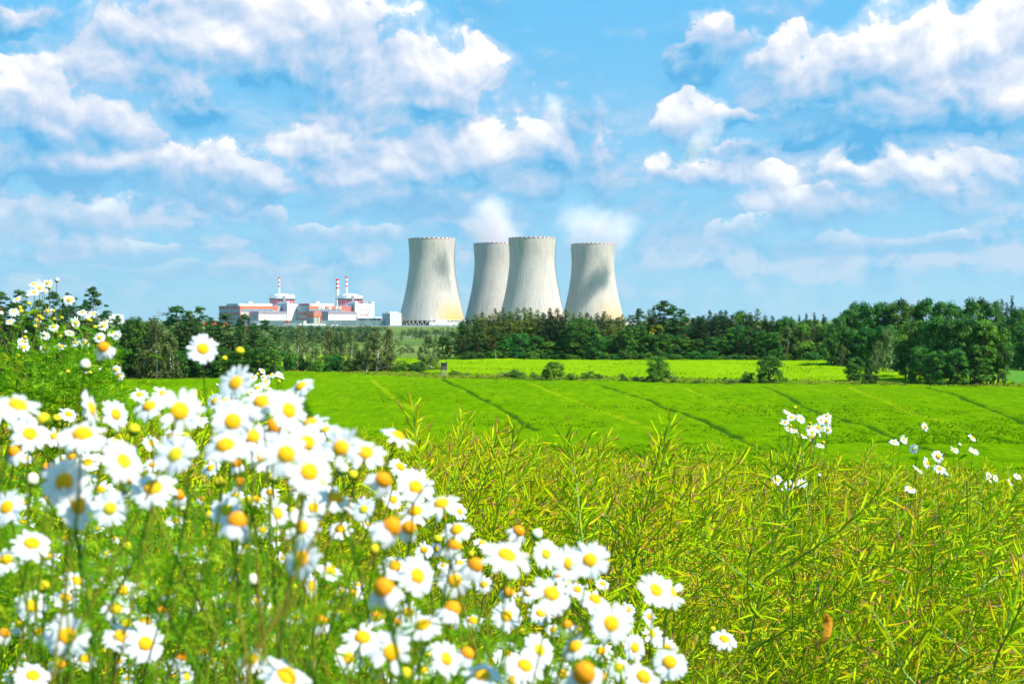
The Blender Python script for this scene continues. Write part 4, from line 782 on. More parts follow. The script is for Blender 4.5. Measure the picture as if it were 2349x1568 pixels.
# power lines between the pylons
def cable(name, label, a, b_, sag):
    t = np.linspace(0, 1, 14); P = np.array(a)+(np.array(b_)-np.array(a))*t[:, None]; P[:, 2] -= sag*4*t*(1-t); b = MB(); b.tube(P, 0.10, 3, cap=False); tag(b.build('power_line', DARKM), label, 'cable', 'power lines of the station')
pa, pb = at(zx(785), 2300, zy(456)), at(zx(1525), 2300, zy(456))
for i, (o1, o2) in enumerate(((-12, 'lower'), (0, 'middle'), (12, 'upper'))): cable('power_line', o2+' of three thin cables between the two wide pylons', (pa[0]+o1, pa[1], pa[2]), (pb[0]+o1, pb[1], pb[2]), 11)
for i in range(9):
    D = 2290; px = zx(1440+i*62); X = (px-CX)/FPX*D; zb = float(ground(X, D)); b = MB(); b.tube([(0, 0, -.5), (0, 0, 9.5)], .22, 4); b.tube([(-1.6, 0, 9.3), (1.6, 0, 9.3)], .14, 4); o = b.build('lamp_post', METAL); o.location = (X, D, zb)
    tag(o, ORD[i]+' thin lamp post from the left before the long workshop', 'lamp post', 'lamp posts before the workshop')
b = MB(); D = 2240
for i in range(64):
    X = (zx(620+i*36)-CX)/FPX*D; zb = float(ground(X, D)); b.box(X-.1, X+.1, D-.1, D+.1, zb-.5, zb+2.6)
    X2 = (zx(620+(i+1)*36)-CX)/FPX*D; b.box(X, X2, D-.04, D+.04, zb+.2, zb+2.3)
tag(b.build('perimeter_fence', METAL), 'long grey perimeter fence in front of the power station', 'fence')

# cooling towers
def concrete_shell(name, stain):
    m = bpy.data.materials.new(name); m.use_nodes = True; T = NT(m.node_tree)
    tc = T.n('ShaderNodeTexCoord'); sp = T.n('ShaderNodeSeparateXYZ'); T.put(sp.inputs[0], tc.outputs['Object']); x, y, z = sp.outputs
    ang = T.m('ARCTAN2', y, x)
    ribs = T.m('ABSOLUTE', T.m('SINE', T.m('MULTIPLY', ang, 66.0))); rib = T.mr(ribs, 0.0, 0.35, 1.0, 0.0)
    lift = T.m('ABSOLUTE', T.m('SINE', T.m('MULTIPLY', z, 0.62))); lft = T.mr(lift, 0.0, 0.16, 1.0, 0.0)
    cell = T.noise(T.comb(T.m('FLOOR', T.m('MULTIPLY', ang, 42.0)), T.m('FLOOR', T.m('MULTIPLY', z, 0.197)), 0.0), 1.7, 0, dims='3D')
    streak = T.noise(T.comb(T.m('MULTIPLY', ang, 26.0), T.m('MULTIPLY', z, 0.018), 0.0), 1.0, 6, 0.62, dims='3D')
    wash = T.noise(T.comb(T.m('MULTIPLY', ang, 3.0), T.m('MULTIPLY', z, 0.012), 2.0), 1.0, 5, 0.6, dims='3D')
    c = T.mix(T.mr(cell, 0.25, 0.75), (0.475, 0.43, 0.385), (0.55, 0.50, 0.445))
    c = T.mix(T.m('MULTIPLY', T.mr(streak, 0.46, 0.68), 0.50), c, (0.23, 0.24, 0.235))
    c = T.mix(T.m('MULTIPLY', T.mr(wash, 0.48, 0.66), 0.34), c, (0.27, 0.285, 0.285))
    c = T.mix(T.m('MULTIPLY', rib, 0.32), c, (0.25, 0.25, 0.23)); c = T.mix(T.m('MULTIPLY', lft, 0.10), c, (0.3, 0.3, 0.28))
    if stain:        # ochre seepage on the flared foot, with its own ragged edge
        a0, width, top, amt = stain
        e = T.mr(T.m('ABSOLUTE', T.m('SUBTRACT', ang, a0)), width*1.1, width*0.2)
        hh = T.mr(T.m('ADD', z, T.m('MULTIPLY', T.m('SUBTRACT', streak, 0.5), 26.0)), top, 2.0)
        c = T.mix(T.m('MULTIPLY', T.m('MULTIPLY', e, hh), amt), c, (0.66, 0.33, 0.08))
    b = T.n('ShaderNodeBsdfPrincipled'); T.put(b.inputs['Base Color'], c); b.inputs['Roughness'].default_value = 0.9; b.inputs['Specular IOR Level'].default_value = 0.1
    bp = T.n('ShaderNodeBump'); bp.inputs['Strength'].default_value = 0.5; bp.inputs['Distance'].default_value = 0.5; T.put(bp.inputs['Height'], rib); T.put(b.inputs['Normal'], bp.outputs[0])
    o = T.n('ShaderNodeOutputMaterial'); T.put(o.inputs[0], b.outputs[0]); return m
PROF = [(155, 42.0), (148, 41.7), (140, 41.1), (130, 40.5), (120, 40.2), (110, 40.5), (100, 41.3), (90, 42.5), (80, 43.9), (70, 45.5), (60, 47.4), (50, 49.5), (40, 51.8), (30, 54.2), (20, 56.8), (9, 59.6)]
RIMW = mat('rim white', (0.8, 0.78, 0.76), 0.6); RIMR = mat('rim red', (0.50, 0.08, 0.10), 0.6); DARKI = mat('shade inside the tower', (0.10, 0.11, 0.11), 0.95)
TOW = [(990.5, 2450, 'leftmost cooling tower, in full view, with an ochre stain at its foot', (-0.75, 0.75, 62, 0.95)), (1137, 2600, 'second cooling tower, half hidden behind its neighbour, with steam', (-0.4, 0.5, 60, 0.25)),
       (1220.5, 2432, 'third cooling tower, tallest in the picture, without steam', (-0.7, 0.6, 45, 0.4)), (1360.5, 2620, 'rightmost cooling tower, under a low steam cloud', (-0.8, 0.9, 70, 0.6))]
tower_pos = []
for ti, (px, D, lab, stain) in enumerate(TOW):
    X = (px-CX)/FPX*D; zb = float(ground(X, 2450)); root = tag(empty('cooling_tower', (X, D, zb)), lab, 'cooling tower', 'cooling towers'); tower_pos.append((X, D, zb))
    pf = [(r, z) for z, r in reversed(PROF)]; zs = np.linspace(9, 155, 60); rs = np.interp(zs, [p[1] for p in pf], [p[0] for p in pf])
    for _ in range(3): rs[1:-1] = (rs[:-2]+rs[1:-1]*2+rs[2:])/4
    b = MB(); b.lathe([(rs[0]-1.2, zs[0])]+list(zip(rs, zs))+[(rs[-1]-1.0, 155)]+[(r_1-1.0, z_1) for r_1, z_1 in list(zip(rs, zs))[::-6]], 128); b.build('shell', concrete_shell('tower concrete %d' % ti, stain), root, True)
    b = MB(); mi = []
    for k in range(64):
        a = np.array([k, k+0.5, k+1])/64*2*math.pi
        for r1, r2, z1, z2 in ((42.4, 42.4, 153.9, 155.5), (42.4, 41.2, 155.5, 155.5)):
            V = [(r*math.cos(q), r*math.sin(q), z) for r, z in ((r1, z1), (r2, z2)) for q in a]; b.add(V, [(0, 1, 4, 3), (1, 2, 5, 4)]); mi += [k % 2]*2
    link('rim', mk_mesh('rim', np.concatenate(b.V), [np.concatenate(b.Q)], [RIMR, RIMW], None, mi), root)
    b = MB(); b.lathe([(59.9, 8.4), (60.4, 9.6), (59.7, 10.6)], 96); b.build('base_ring', CONC, root, True)
    b = MB(); b.lathe([(52, -1), (52, 9)], 48); b.build('interior_shade', DARKI, root, True)  # dark drum standing for the shade inside, behind the legs
    b = MB(); b.lathe([(66, -1), (66, 0.9), (65.4, 0.9), (65.4, -1)], 64); b.build('basin_wall', CONC, root)
    for k in range(44 if ti == 0 else 22):
        n_ = 44 if ti == 0 else 22; a0 = 2*math.pi*k/n_; a1 = 2*math.pi*(k+0.42)/n_; b = MB()
        for q0, q1 in ((a0, a1), (2*a1-a0, a1)): b.tube([(62.5*math.cos(q0), 62.5*math.sin(q0), 0), (59.8*math.cos(q1), 59.8*math.sin(q1), 9)], 0.55, 5)
        b.build('leg', CONC, root)
    th_ = {0: R(-8), 1: R(-12), 2: R(-6), 3: R(188)}[ti]; b = MB()
    for z in np.arange(10, 154, 2.4):
        r = float(np.interp(z, zs, rs)); b.box(-0.5, 0.5, r+0.1, r+1.3, z, z+0.25)
    r = [(0, float(np.interp(z, zs, rs))+1.2, z) for z in zs[::3]]; b.tube([(-0.5, q[1], q[2]) for q in r], 0.22, 3); b.tube([(0.5, q[1], q[2]) for q in r], 0.22, 3)
    o = b.build('ladder', DARKM, root); o.rotation_euler = (0, 0, th_-math.pi/2)

# road, perimeter wall
b = MB()
def ribbon(name, pts, w, m, lift=0.25):
    P = np.array(pts, float); t = np.linspace(0, len(P)-1, 40); Q = np.stack([np.interp(t, np.arange(len(P)), P[:, k]) for k in (0, 1)], 1)
    d = np.gradient(Q, axis=0); d /= np.linalg.norm(d, axis=1)[:, None]; n = np.stack([-d[:, 1], d[:, 0]], 1)
    A, B_ = Q+n*w/2, Q-n*w/2; V = [(x, y, float(ground(x, y))+lift) for x, y in np.concatenate([A, B_])]; k = len(Q)
    return tag(link(name, mk_mesh(name, V, [[(i, i+1, k+i+1, k+i) for i in range(k-1)]], m)), kind='structure')
ASPH = mat('pale asphalt', (0.22, 0.215, 0.20), 0.9, 0.05, var=0.1, vscale=0.1)
f_ = lambda px, D: ((px-CX)/FPX*D, D)
ribbon('road', [f_(640, 1420), f_(800, 1390), f_(930, 1360), f_(1000, 1480), (40, 1600)], 11, ASPH)


# ---------------------------------------------------------------- hunting stand
WOOD = mat('weathered wood', (0.10, 0.085, 0.085), 0.9, 0.1, var=0.3, vscale=3.0); WOODL = mat('pale wood', (0.34, 0.28, 0.20), 0.9, 0.1, var=0.2, vscale=3.0)
D = 388; X, Y, zb = at(1018.5, D); hs = tag(empty('hunting_stand', (X, Y, zb), R(14)), 'dark wooden hunting stand on stilts at the end of the birch row', 'hunting stand')
hh = EYE+(HY-831)/FPX*D-zb; w = 0.72; fl = hh-2.15
b = MB(); b.box(-w, w, -w, w, fl, hh-1.15); b.box(-w, w, -w, -w+.08, hh-0.72, hh-.18); b.box(-w, w, w-.08, w, hh-0.72, hh-.18); b.box(-w, -w+.08, -w, w, hh-1.2, hh-.18); b.box(w-.08, w, -w, w, hh-1.2, hh-.18); b.build('cabin', WOOD, hs)
b = MB(); b.box(-w-.15, w+.15, -w-.25, w+.15, hh-.18, hh-.06); b.build('roof', WOOD, hs)
b = MB(); b.box(-w+.1, w-.1, -w+.15, -w+.2, hh-1.14, hh-.73); b.build('window', DARKM, hs)
for sx in (-1, 1):
    for sy in (-1, 1): b = MB(); b.tube([(sx*w*1.15, sy*w*1.3, -.2), (sx*w*.9, sy*w*.9, fl)], .085, 6); b.build('leg', WOODL, hs)
b = MB(); b.tube([(-w*2.0, -w, -.1), (-w*.95, -w, fl+.1)], .05, 5); b.tube([(-w*2.3, -w*.3, -.1), (-w*1.05, -w*.3, fl+.1)], .05, 5)
for k in range(8): t = k/8+.05; b.tube([(-w*2.0+t*w*1.05, -w, t*fl), (-w*2.3+t*w*1.25, -w*.3, t*fl)], .03, 4)
b.build('ladder', WOODL, hs)
b = MB(); b.tube([(-w*1.1, -w*1.2, .3), (w*.95, -w*.95, fl-.4)], .05, 5); b.tube([(w*1.1, -w*1.2, .3), (-w*.95, -w*.95, fl-.4)], .05, 5); b.build('brace', WOODL, hs)
# bleached dead trunk before the central wood
D = 523; X, Y, zb = at(1137, D); b = MB(); b.tube([(0, 0, -.2), (.1, 0, 4), (-.5, 0, 8.6), (-.35, 0, 10)], [.22, .2, .13, .04], 6); b.tube([(-.2, 0, 6), (-1.2, 0, 7.4)], [.1, .03], 5); o = b.build('bare_snag', WOODL, None, True); o.location = (X, Y, zb); o.scale = (0.5, 0.5, 0.5)
tag(o, 'bare bleached dead tree stem in front of the central wood', 'dead tree')

# ---------------------------------------------------------------- steam
def steam(name, label, c, r, dens, seed, scale=0.03):
    mm = bpy.data.materials.new(name); mm.use_nodes = True; T = NT(mm.node_tree)
    tc = T.n('ShaderNodeTexCoord'); ln = T.n('ShaderNodeVectorMath', operation='LENGTH'); T.put(ln.inputs[0], tc.outputs['Object'])
    g = T.n('ShaderNodeNewGeometry'); of = T.n('ShaderNodeVectorMath', operation='ADD'); T.put(of.inputs[0], g.outputs['Position']); of.inputs[1].default_value = (seed*97.0, 0, 0)
    nz = T.noise(of.outputs[0], scale, 6, 0.62, dims='3D')
    f = T.m('ADD', T.m('SUBTRACT', 1.0, ln.outputs['Value']), T.m('MULTIPLY', T.m('SUBTRACT', nz, 0.5), 1.9))
    d = T.m('MULTIPLY', T.mr(f, 0.10, 1.0), dens)
    pv = T.n('ShaderNodeVolumePrincipled'); pv.inputs['Color'].default_value = (1.0, 0.91, 0.94, 1); T.put(pv.inputs['Density'], d); pv.inputs['Anisotropy'].default_value = 0.0
    o_ = T.n('ShaderNodeOutputMaterial'); T.put(o_.inputs[1], pv.outputs[0])
    mm.cycles.volume_step_rate = 1.0
    b = MB(); b.lathe([(max(0.001, math.cos(t)), math.sin(t)) for t in np.linspace(-math.pi/2, math.pi/2, 13)], 24); o = b.build('steam', mm); o.location = c; o.scale = r
    return tag(o, label, 'steam', kind='stuff')
t2, t4 = tower_pos[1], tower_pos[3]
steam('steam two', 'white steam rising from the half hidden cooling tower', (t2[0]-2, t2[1], t2[2]+196), (78, 58, 84), 0.025, 1, 0.014)
steam('steam four', 'white steam rising from the rightmost cooling tower', (t4[0]+10, t4[1], t4[2]+182), (108, 66, 72), 0.025, 2, 0.014)

# added steam puffs, set towards the sun so they shade the tower flanks
def shadow_puff(name, label, tower, dx, dz, dist, r, rot, seed):
    tx, ty, tz = tower; c = Vector((tx+dx, ty-42, tz+dz))+SUN_DIR*dist
    o = steam(name, label, c, r, 0.05, seed, 0.035); o.rotation_euler = (0, rot, 0)
shadow_puff('steam drift one', 'added steam puff that shades the rightmost tower', tower_pos[3], 8, 85, 330, (80, 26, 26), R(-50), 5)
shadow_puff('steam drift two', 'added steam puff high over the third tower, shading the leftmost', tower_pos[0], 32, 112, 330, (46, 24, 22), R(70), 6)
# ---------------------------------------------------------------- summer air
def haze(density=0.00002):
    m = bpy.data.materials.new('haze'); m.use_nodes = True; T = NT(m.node_tree)
    pv = T.n('ShaderNodeVolumePrincipled'); pv.inputs['Color'].default_value = (0.70, 0.86, 1.0, 1); pv.inputs['Density'].default_value = density; pv.inputs['Anisotropy'].default_value = 0.3
    o_ = T.n('ShaderNodeOutputMaterial'); T.put(o_.inputs[1], pv.outputs[0])
    b = MB(); b.box(-9500, 9500, -80, 20500, -90, 470); o = b.build('haze', m); tag(o, 'thin blue summer haze over the whole valley', 'haze', kind='stuff')
haze()

# ---------------------------------------------------------------- the near rapeseed crop
L_rape = leafmat('rapeseed pods', [(0, (0.08, 0.31, 0.002)), (0.30, (0.25, 0.47, 0.001)), (0.55, (0.48, 0.62, 0.002)), (0.78, (0.62, 0.52, 0.005)), (0.90, (0.50, 0.26, 0.04)), (1, (0.46, 0.17, 0.14))], 0.36, 0.65, 0.05, 0.06)
L_stem = leafmat('rapeseed stems', [(0, (0.08, 0.22, 0.008)), (0.5, (0.16, 0.30, 0.012)), (1, (0.22, 0.30, 0.06))], 0.15, 0.5, 0.3, 0.06)
L_weed = leafmat('ripe leaf', [(0, (0.45, 0.16, 0.01)), (0.5, (0.60, 0.26, 0.012)), (1, (0.62, 0.36, 0.03))], 0.4)
def pod(mb, base, d, L, r, seg=4, rad=0.0032, tone=0.5):
    """one slim curved seed pod on its stalk"""
    d = d/np.linalg.norm(d); up = np.array([0, 0, 1.0]); t = np.array([0, 0.16, 0.28, 0.60, 0.86, 1.0]) if seg > 3 else np.array([0, 0.2, 0.6, 1.0])
    bend = np.cross(np.cross(d, up), d)*r.uniform(-0.25, 0.42)*L; side = np.cross(d, up); side *= r.normal(0, 0.14)*L
    P = base+d*t[:, None]*L+bend*(t**2)[:, None]+side*(t**2)[:, None]
    rr = rad*(np.array([0.30, 0.35, 0.95, 1.0, 0.75, 0.12]) if seg > 3 else np.array([0.35, 0.9, 1.0, 0.15]))
    tt = tone+r.normal(0, 0.05)+np.maximum(0, t-0.45)*r.choice([0.2, 0.65, 1.25], p=[0.28, 0.34, 0.38])
    mb.tube(P, rr, 3, np.clip(tt, 0, 1), cap=False)
def raceme(mb, sm, P, r, lo, n, Lp, seg=4, rad=0.0026, tone=0.5):
    """pods along the outer share of a stalk P"""
    P = np.asarray(P); s = np.linspace(0, 1, len(P)); g = r.uniform(0, 6.28)
    for i in range(n):
        u = lo+(1-lo)*(i+0.5)/n; c = np.array([np.interp(u, s, P[:, k]) for k in range(3)]); c2 = np.array([np.interp(min(1, u+0.05), s, P[:, k]) for k in range(3)])
        ax = c2-c if u < 0.95 else P[-1]-P[-2]; ax = ax/(np.linalg.norm(ax)+1e-9)
        g += 2.4; a = np.cross(ax, [0.3, 0.2, 0.9]); a /= np.linalg.norm(a)+1e-9; b_ = np.cross(ax, a)
        open_ = r.uniform(0.7, 2.4)*(1.15-0.30*u)
        d = ax+open_*(a*math.cos(g)+b_*math.sin(g))+np.array([0.30, 0, 0.05]); pod(mb, c, d, Lp*r.uniform(0.75, 1.15)*(1.05-0.35*u*u), r, seg, rad, tone+r.normal(0, 0.07))
def rape_plant(seed, h=1.35, seg=4, rad=0.0021, side=6, full=True, u0=0.40, top=0.60):
    """returns list of meshes: stem, then side branches, each with its pods"""
    r = np.random.default_rng(seed); out = []; lean = np.array([r.uniform(0.0, 0.28), r.uniform(-0.12, 0.12)])*h
    t = np.linspace(0, 1, 8); P = np.stack([lean[0]*t**2+r.normal(0, .006, 8), lean[1]*t**2+r.normal(0, .006, 8), h*t], 1)
    def piece(Q, r0, lo, n, Lp, nm):
        sm = MB(); sm.tube(Q, np.linspace(r0, r0*0.3, len(Q)), 4, r.uniform(0.3, 0.8)); ns = sm.n; nq = sum(len(q) for q in sm.Q); nt = sum(len(q) for q in sm.T)
        raceme(sm, None, Q, r, lo, n, Lp, seg, rad, 0.46+r.normal(0, 0.12))
        Q_, T_3 = [np.concatenate(f) if f else np.zeros((0, 4), int) for f in (sm.Q, sm.T)]
        mi = np.concatenate([(np.arange(len(Q_)) < nq).astype(int), np.ones(len(T_3), int)]) if len(T_3) else (np.arange(len(Q_)) < nq).astype(int)
        out.append((nm, np.concatenate(sm.V), Q_, T_3, np.concatenate(sm.t), mi))
    piece(P, 0.0048, top, 44 if full else 32, 0.086, 'stem')
    for i in range(side):
        u = u0+(0.82-u0)*i/max(1, side-1)+r.uniform(-.03, .03); b0 = np.array([np.interp(u, t, P[:, k]) for k in range(3)]); a = r.uniform(0, 6.28) if i % 3 else r.normal(0, 0.5)
        L = r.uniform(0.36, 0.60)*(1.2-0.45*u); s = np.linspace(0, 1, 6)
        out_ = L*(0.85*s-0.18*s*s); Q = b0+np.stack([out_*math.cos(a)+0.10*L*s*s, out_*math.sin(a), L*(0.50*s+0.16*s*s)], 1)+r.normal(0, 0.004, (6, 3))
        piece(Q, 0.0026, 0.22, 30 if full else 22, 0.084, 'branch')
    return out
def to_mesh(nm, V, Q, T3, t, mi): return mk_mesh('rapeseed_'+nm, V, [Q, T3] if len(T3) else [Q], [L_rape, L_stem], t, mi, smooth=False)
rr_ = np.random.default_rng(5)
near_variants = [[(p[0], to_mesh(*p)) for p in rape_plant(200+i, side=6)] for i in range(9)]
tall_variants = [[(p[0], to_mesh(*p)) for p in rape_plant(250+i, h=1.85, side=7, u0=0.60, top=0.78, rad=0.0027)] for i in range(5)]
GROUP_R = 'rapeseed plants of the near crop'
rape_proto = {}
def put_rape(x, y, h, label, lean=0.0, tall=False):
    vs = tall_variants if tall else near_variants; vi = int(rr_.integers(len(vs))); k_ = (tall, vi)
    if k_ not in rape_proto:
        o = empty('rapeseed_plant', (x, y, 0)); rape_proto[k_] = o
        for nm, me in vs[vi]: link(nm, me, o)
    else: o = copy_tree(rape_proto[k_])
    o.location = (x, y, float(ground(x, y))-0.02); s = h/(1.85 if tall else 1.35); w = rr_.uniform(0.85, 1.15)*min(s, 1.15)
    o.rotation_euler = (rr_.normal(0, 0.12), rr_.normal(0.16, 0.15)*(0.4 if tall else 1)+lean, rr_.uniform(-1.2, 1.2)); o.scale = (w, w, s)
    tag(o, label, 'rapeseed', GROUP_R)
TALL = [(905, 912, 4.5, 'branching rapeseed plant standing over the crop below the leftmost tower'), (935, 930, 4.0, 'second of two tall rapeseed plants below the leftmost cooling tower'), (1122, 888, 3.8, 'tallest rapeseed plant, rising dark tipped below the second cooling tower'), (1165, 905, 4.1, 'tall rapeseed shoot close beside the tallest one'),
        (985, 915, 5.0, 'slim rapeseed shoot against the green field below the leftmost tower'), (1235, 945, 4.2, 'single upright rapeseed shoot below the third cooling tower'), (1330, 950, 4.4, 'rapeseed plant with spread pods below the rightmost tower'), (1505, 975, 3.6, 'reddish rapeseed plant leaning towards the bright field edge'), (1560, 998, 4.5, 'rapeseed shoot just beside the reddish leaning one'),
        (1640, 990, 5.0, 'thin rapeseed shoot poking up left of the small daisy cluster'), (2100, 968, 3.7, 'rapeseed plant with long bowed branch among the small daisies'), (2200, 1040, 3.5, 'leaning rapeseed plant under the lone small daisies'), (1875, 1035, 3.2, 'bushy rapeseed plant in front of the small daisy cluster'), (2290, 1005, 4.0, 'upright rapeseed shoot by the picture edge over the slope'),
        (1795, 1045, 4.0, 'rapeseed shoot under the left side of the daisy cluster'), (175, 885, 3.2, 'yellow green rapeseed shoot between blurred daisies and pines'), (255, 895, 3.4, 'reddish tipped rapeseed shoot under the tall mayweed'), (60, 880, 3.4, 'rapeseed shoot at the foot of the tall mayweed'), (440, 885, 4.5, 'thin rapeseed shoot against the field below the pines'),
        (820, 925, 6.0, 'small rapeseed shoot on the crest right of the dark wheel track'), (1460, 1010, 3.4, 'arching rapeseed plant with many reddish pods'), (1080, 960, 4.4, 'crooked rapeseed plant beside the tallest one'), (1960, 1075, 3.6, 'rapeseed plant between the two small daisy groups'), (2050, 1050, 3.8, 'rapeseed plant left of the long bowed one')]
for px, py, D, lab in TALL:
    x, y, z = at(px, D, py); put_rape(x, D, z-float(ground(x, D)), lab, 0.06, True)
pts = []
# plants close to the camera, one by one
yy = 2.35
while len(pts) < 190 and yy < 6.3:
    half = 0.40*yy
    for k in range(int(half*2*0.20*9)+1):
        x = rr_.uniform(-half, half+0.1)
        if yy < 2.2 and x < 0.8: continue
        pts.append((x, yy+rr_.uniform(0, 0.2)))
    yy += 0.20
for x, y in pts: put_rape(x, y, rr_.uniform(1.22, 1.42)+0.08*(rr_.random() < 0.12), 'green rapeseed plant with slim seed pods in the near crop')
# the thousands behind them
def stuff_rape():
    V = []; Q = []; T3 = []; tt = []; mi = []; n = 0
    var = []
    for i in range(6):
        P = rape_plant(300+i, side=6, seg=3, rad=0.0029, full=False); vs = []; qs = []; ts = []; t_ = []; m1 = []; m2 = []; k = 0
        for nm, v, q, t3, t, m in P: vs.append(v); qs.append(q+k); ts.append(t3+k); t_.append(t); m1.append(m[:len(q)]); m2.append(m[len(q):]); k += len(v)
        var.append((np.concatenate(vs), np.concatenate(qs), np.concatenate(ts), np.concatenate(t_), np.concatenate(m1), np.concatenate(m2)))
    spots = []
    for y0, y1, dens in ((1.6, 6.2, 13), (6.2, 9, 14.0), (9, 14, 11), (14, 24, 6), (24, 40, 1.5)):
        A = 0.42*(y1*y1-y0*y0)+0.6*(y1-y0); 
        for k in range(int(A*dens)):
            y = math.sqrt(rr_.uniform(y0*y0, y1*y1)); x = rr_.uniform(-0.43*y-0.3, 0.43*y+0.3)
            if y < 2.3 and (x < 0.75 or y < 1.9): continue
            spots.append((x, y))
    M1 = []; M2 = []
    for x, y in spots:
        v, q, t3, t, m1, m2 = var[int(rr_.integers(len(var)))]; s = rr_.uniform(0.82, 1.06); a = rr_.uniform(-1.5, 1.5); c, s_ = math.cos(a), math.sin(a)
        if y > 5: s *= 1.07+0.1*rr_.random()*(y > 9)
        lx, ly = rr_.normal(0.16, 0.16), rr_.normal(0, 0.12); wv = (1.0 if y < 9 else 1.25)
        X = (v[:, 0]*c-v[:, 1]*s_)*s*wv+lx*v[:, 2]; Y = (v[:, 0]*s_+v[:, 1]*c)*s*wv+ly*v[:, 2]; Z = v[:, 2]*s
        V.append(np.stack([X+x, Y+y, Z+float(ground(x, y))], 1)); Q.append(q+n); T3.append(t3+n); tt.append(np.clip(t+rr_.normal(0, 0.09), 0, 1)); M1.append(m1); M2.append(m2); n += len(v)
    print('rape stuff plants', len(spots), 'verts', n)
    me = mk_mesh('rapeseed_crop', np.concatenate(V), [np.concatenate(Q), np.concatenate(T3)], [L_rape, L_stem], np.concatenate(tt), np.concatenate(M1+M2))
    tag(link('rapeseed_crop', me), 'dense green rapeseed crop with thin pods covering the near slope', 'crop', kind='stuff')
stuff_rape()
# withered orange leaf hanging in the near crop
x, y, z = at(1893, 2.45, 1408); b = MB(); t = np.linspace(0, 1, 9)
prof = np.array([0.004, .010, .014, .015, .013, .014, .010, .006, .001]); V = []
for i, u in enumerate(t):
    for s in (-1, 0, 1): V.append((s*prof[i]*0.6*(1+0.3*math.sin(9*u+s))+0.010*math.sin(u*5), 0.006*abs(s)+0.01*math.sin(u*7), -0.062*u))
b.add(V, [(3*i+j, 3*i+j+1, 3*i+j+4, 3*i+j+3) for i in range(8) for j in (0, 1)], tint=np.repeat(t, 3)*0.6+0.2); o = b.build('withered_leaf', L_weed); o.location = (x, y, z)
tag(o, 'withered orange leaf hanging in the crop at the lower right', 'leaf')

# ---------------------------------------------------------------- daisies
def petal_mat():
    m = bpy.data.materials.new('white petals'); m.use_nodes = True; T = NT(m.node_tree)
    b = T.n('ShaderNodeBsdfPrincipled'); b.inputs['Base Color'].default_value = (0.83, 0.84, 0.86, 1); b.inputs['Roughness'].default_value = 0.6; b.inputs['Specular IOR Level'].default_value = 0.2
    t = T.n('ShaderNodeBsdfTranslucent'); t.inputs[0].default_value = (0.82, 0.84, 0.86, 1)
    mx = T.n('ShaderNodeMixShader'); mx.inputs[0].default_value = 0.42; T.put(mx.inputs[1], b.outputs[0]); T.put(mx.inputs[2], t.outputs[0])
    o = T.n('ShaderNodeOutputMaterial'); T.put(o.inputs[0], mx.outputs[0]); return m
M_pet = petal_mat()
M_disc = mat('yellow florets', (0.88, 0.42, 0.002), 0.7, 0.2, var=0.18, vscale=900.0, bump=0.6, bscale=1400.0)
M_disco = mat('orange florets', (0.84, 0.29, 0.003), 0.7, 0.2, var=0.22, vscale=900.0, bump=0.6, bscale=1400.0)
M_disct = mat('green yellow florets', (0.60, 0.50, 0.01), 0.7, 0.2, var=0.18, vscale=900.0, bump=0.6, bscale=1400.0)
M_budw = mat('creamy bud', (0.78, 0.76, 0.55), 0.7, 0.2)
L_dst = leafmat('daisy stems', [(0, (0.06, 0.19, 0.008)), (0.5, (0.14, 0.30, 0.012)), (1, (0.34, 0.27, 0.03))], 0.25, 0.6, 0.2, 0.1)
L_fea = leafmat('mayweed leaves', [(0, (0.08, 0.28, 0.003)), (0.5, (0.22, 0.45, 0.004)), (1, (0.50, 0.55, 0.008))], 0.5, 0.6, 0.2, 0.08)
R0 = 0.0185        # radius of a flower head
def petals_mesh(seed, n=20, ang=0.05, curl=-0.25, var=0.14, rd=0.0055, miss=0.0):
    """ang: rise of the petals over the flat, curl: further bend towards the tip"""
    r = np.random.default_rng(seed); b = MB()
    for i in range(n):
        if r.random() < miss: continue
        a = 2*math.pi*i/n+r.normal(0, 0.05); L = (R0-rd)*r.uniform(0.80, 1.10); w = 0.0024*r.uniform(0.8, 1.15)*20/n; el0 = ang+r.normal(0, var); cu = curl+r.normal(0, var)
        t = np.array([0, .25, .55, .82, 1.0]); wd = w*np.array([.42, .85, 1.05, .95, .42])
        el = el0+cu*t; dr = np.concatenate([[0], np.cumsum(np.diff(t)*np.cos(el[1:]))])*L; dz = np.concatenate([[0], np.cumsum(np.diff(t)*np.sin(el[1:]))])*L
        V = []; tw = r.normal(0, 0.2)
        for k in range(5):
            for s in (-1, 0, 1):
                rad = rd+dr[k]; z = dz[k]+(0.0006 if s == 0 else 0)-s*wd[k]*tw*0.5+0.0002*(i % 3)
                V.append((rad*math.cos(a)-s*wd[k]*math.sin(a), rad*math.sin(a)+s*wd[k]*math.cos(a), z))
        b.add(V, [(3*k+j, 3*k+j+1, 3*k+j+4, 3*k+j+3) for k in range(4) for j in (0, 1)])
    return b.mesh('petals', M_pet, True)
def disc_mesh(h, rd=0.0062, m=None):
    b = MB(); t = np.linspace(0, math.pi/2, 8); b.lathe([(max(1e-4, rd*math.cos(q)), h*math.sin(q)) for q in t], 18); b.lathe([(0.0004, -0.0035), (rd*0.75, -0.0022), (rd, 0)], 18)
    return b.mesh('disc', m or M_disc, True)
def bud_mesh():
    b = MB(); b.lathe([(max(1e-4, 0.0062*math.cos(t)), 0.0075*math.sin(t)) for t in np.linspace(-0.9, math.pi/2, 10)], 14); return b.mesh('bud', M_budw, True)
def cup_mesh():
    b = MB(); b.lathe([(0.0008, -0.0065), (0.0048, -0.0048), (0.0066, -0.0015), (0.0064, 0.0002)], 14); return b.mesh('cup', L_dst, True)
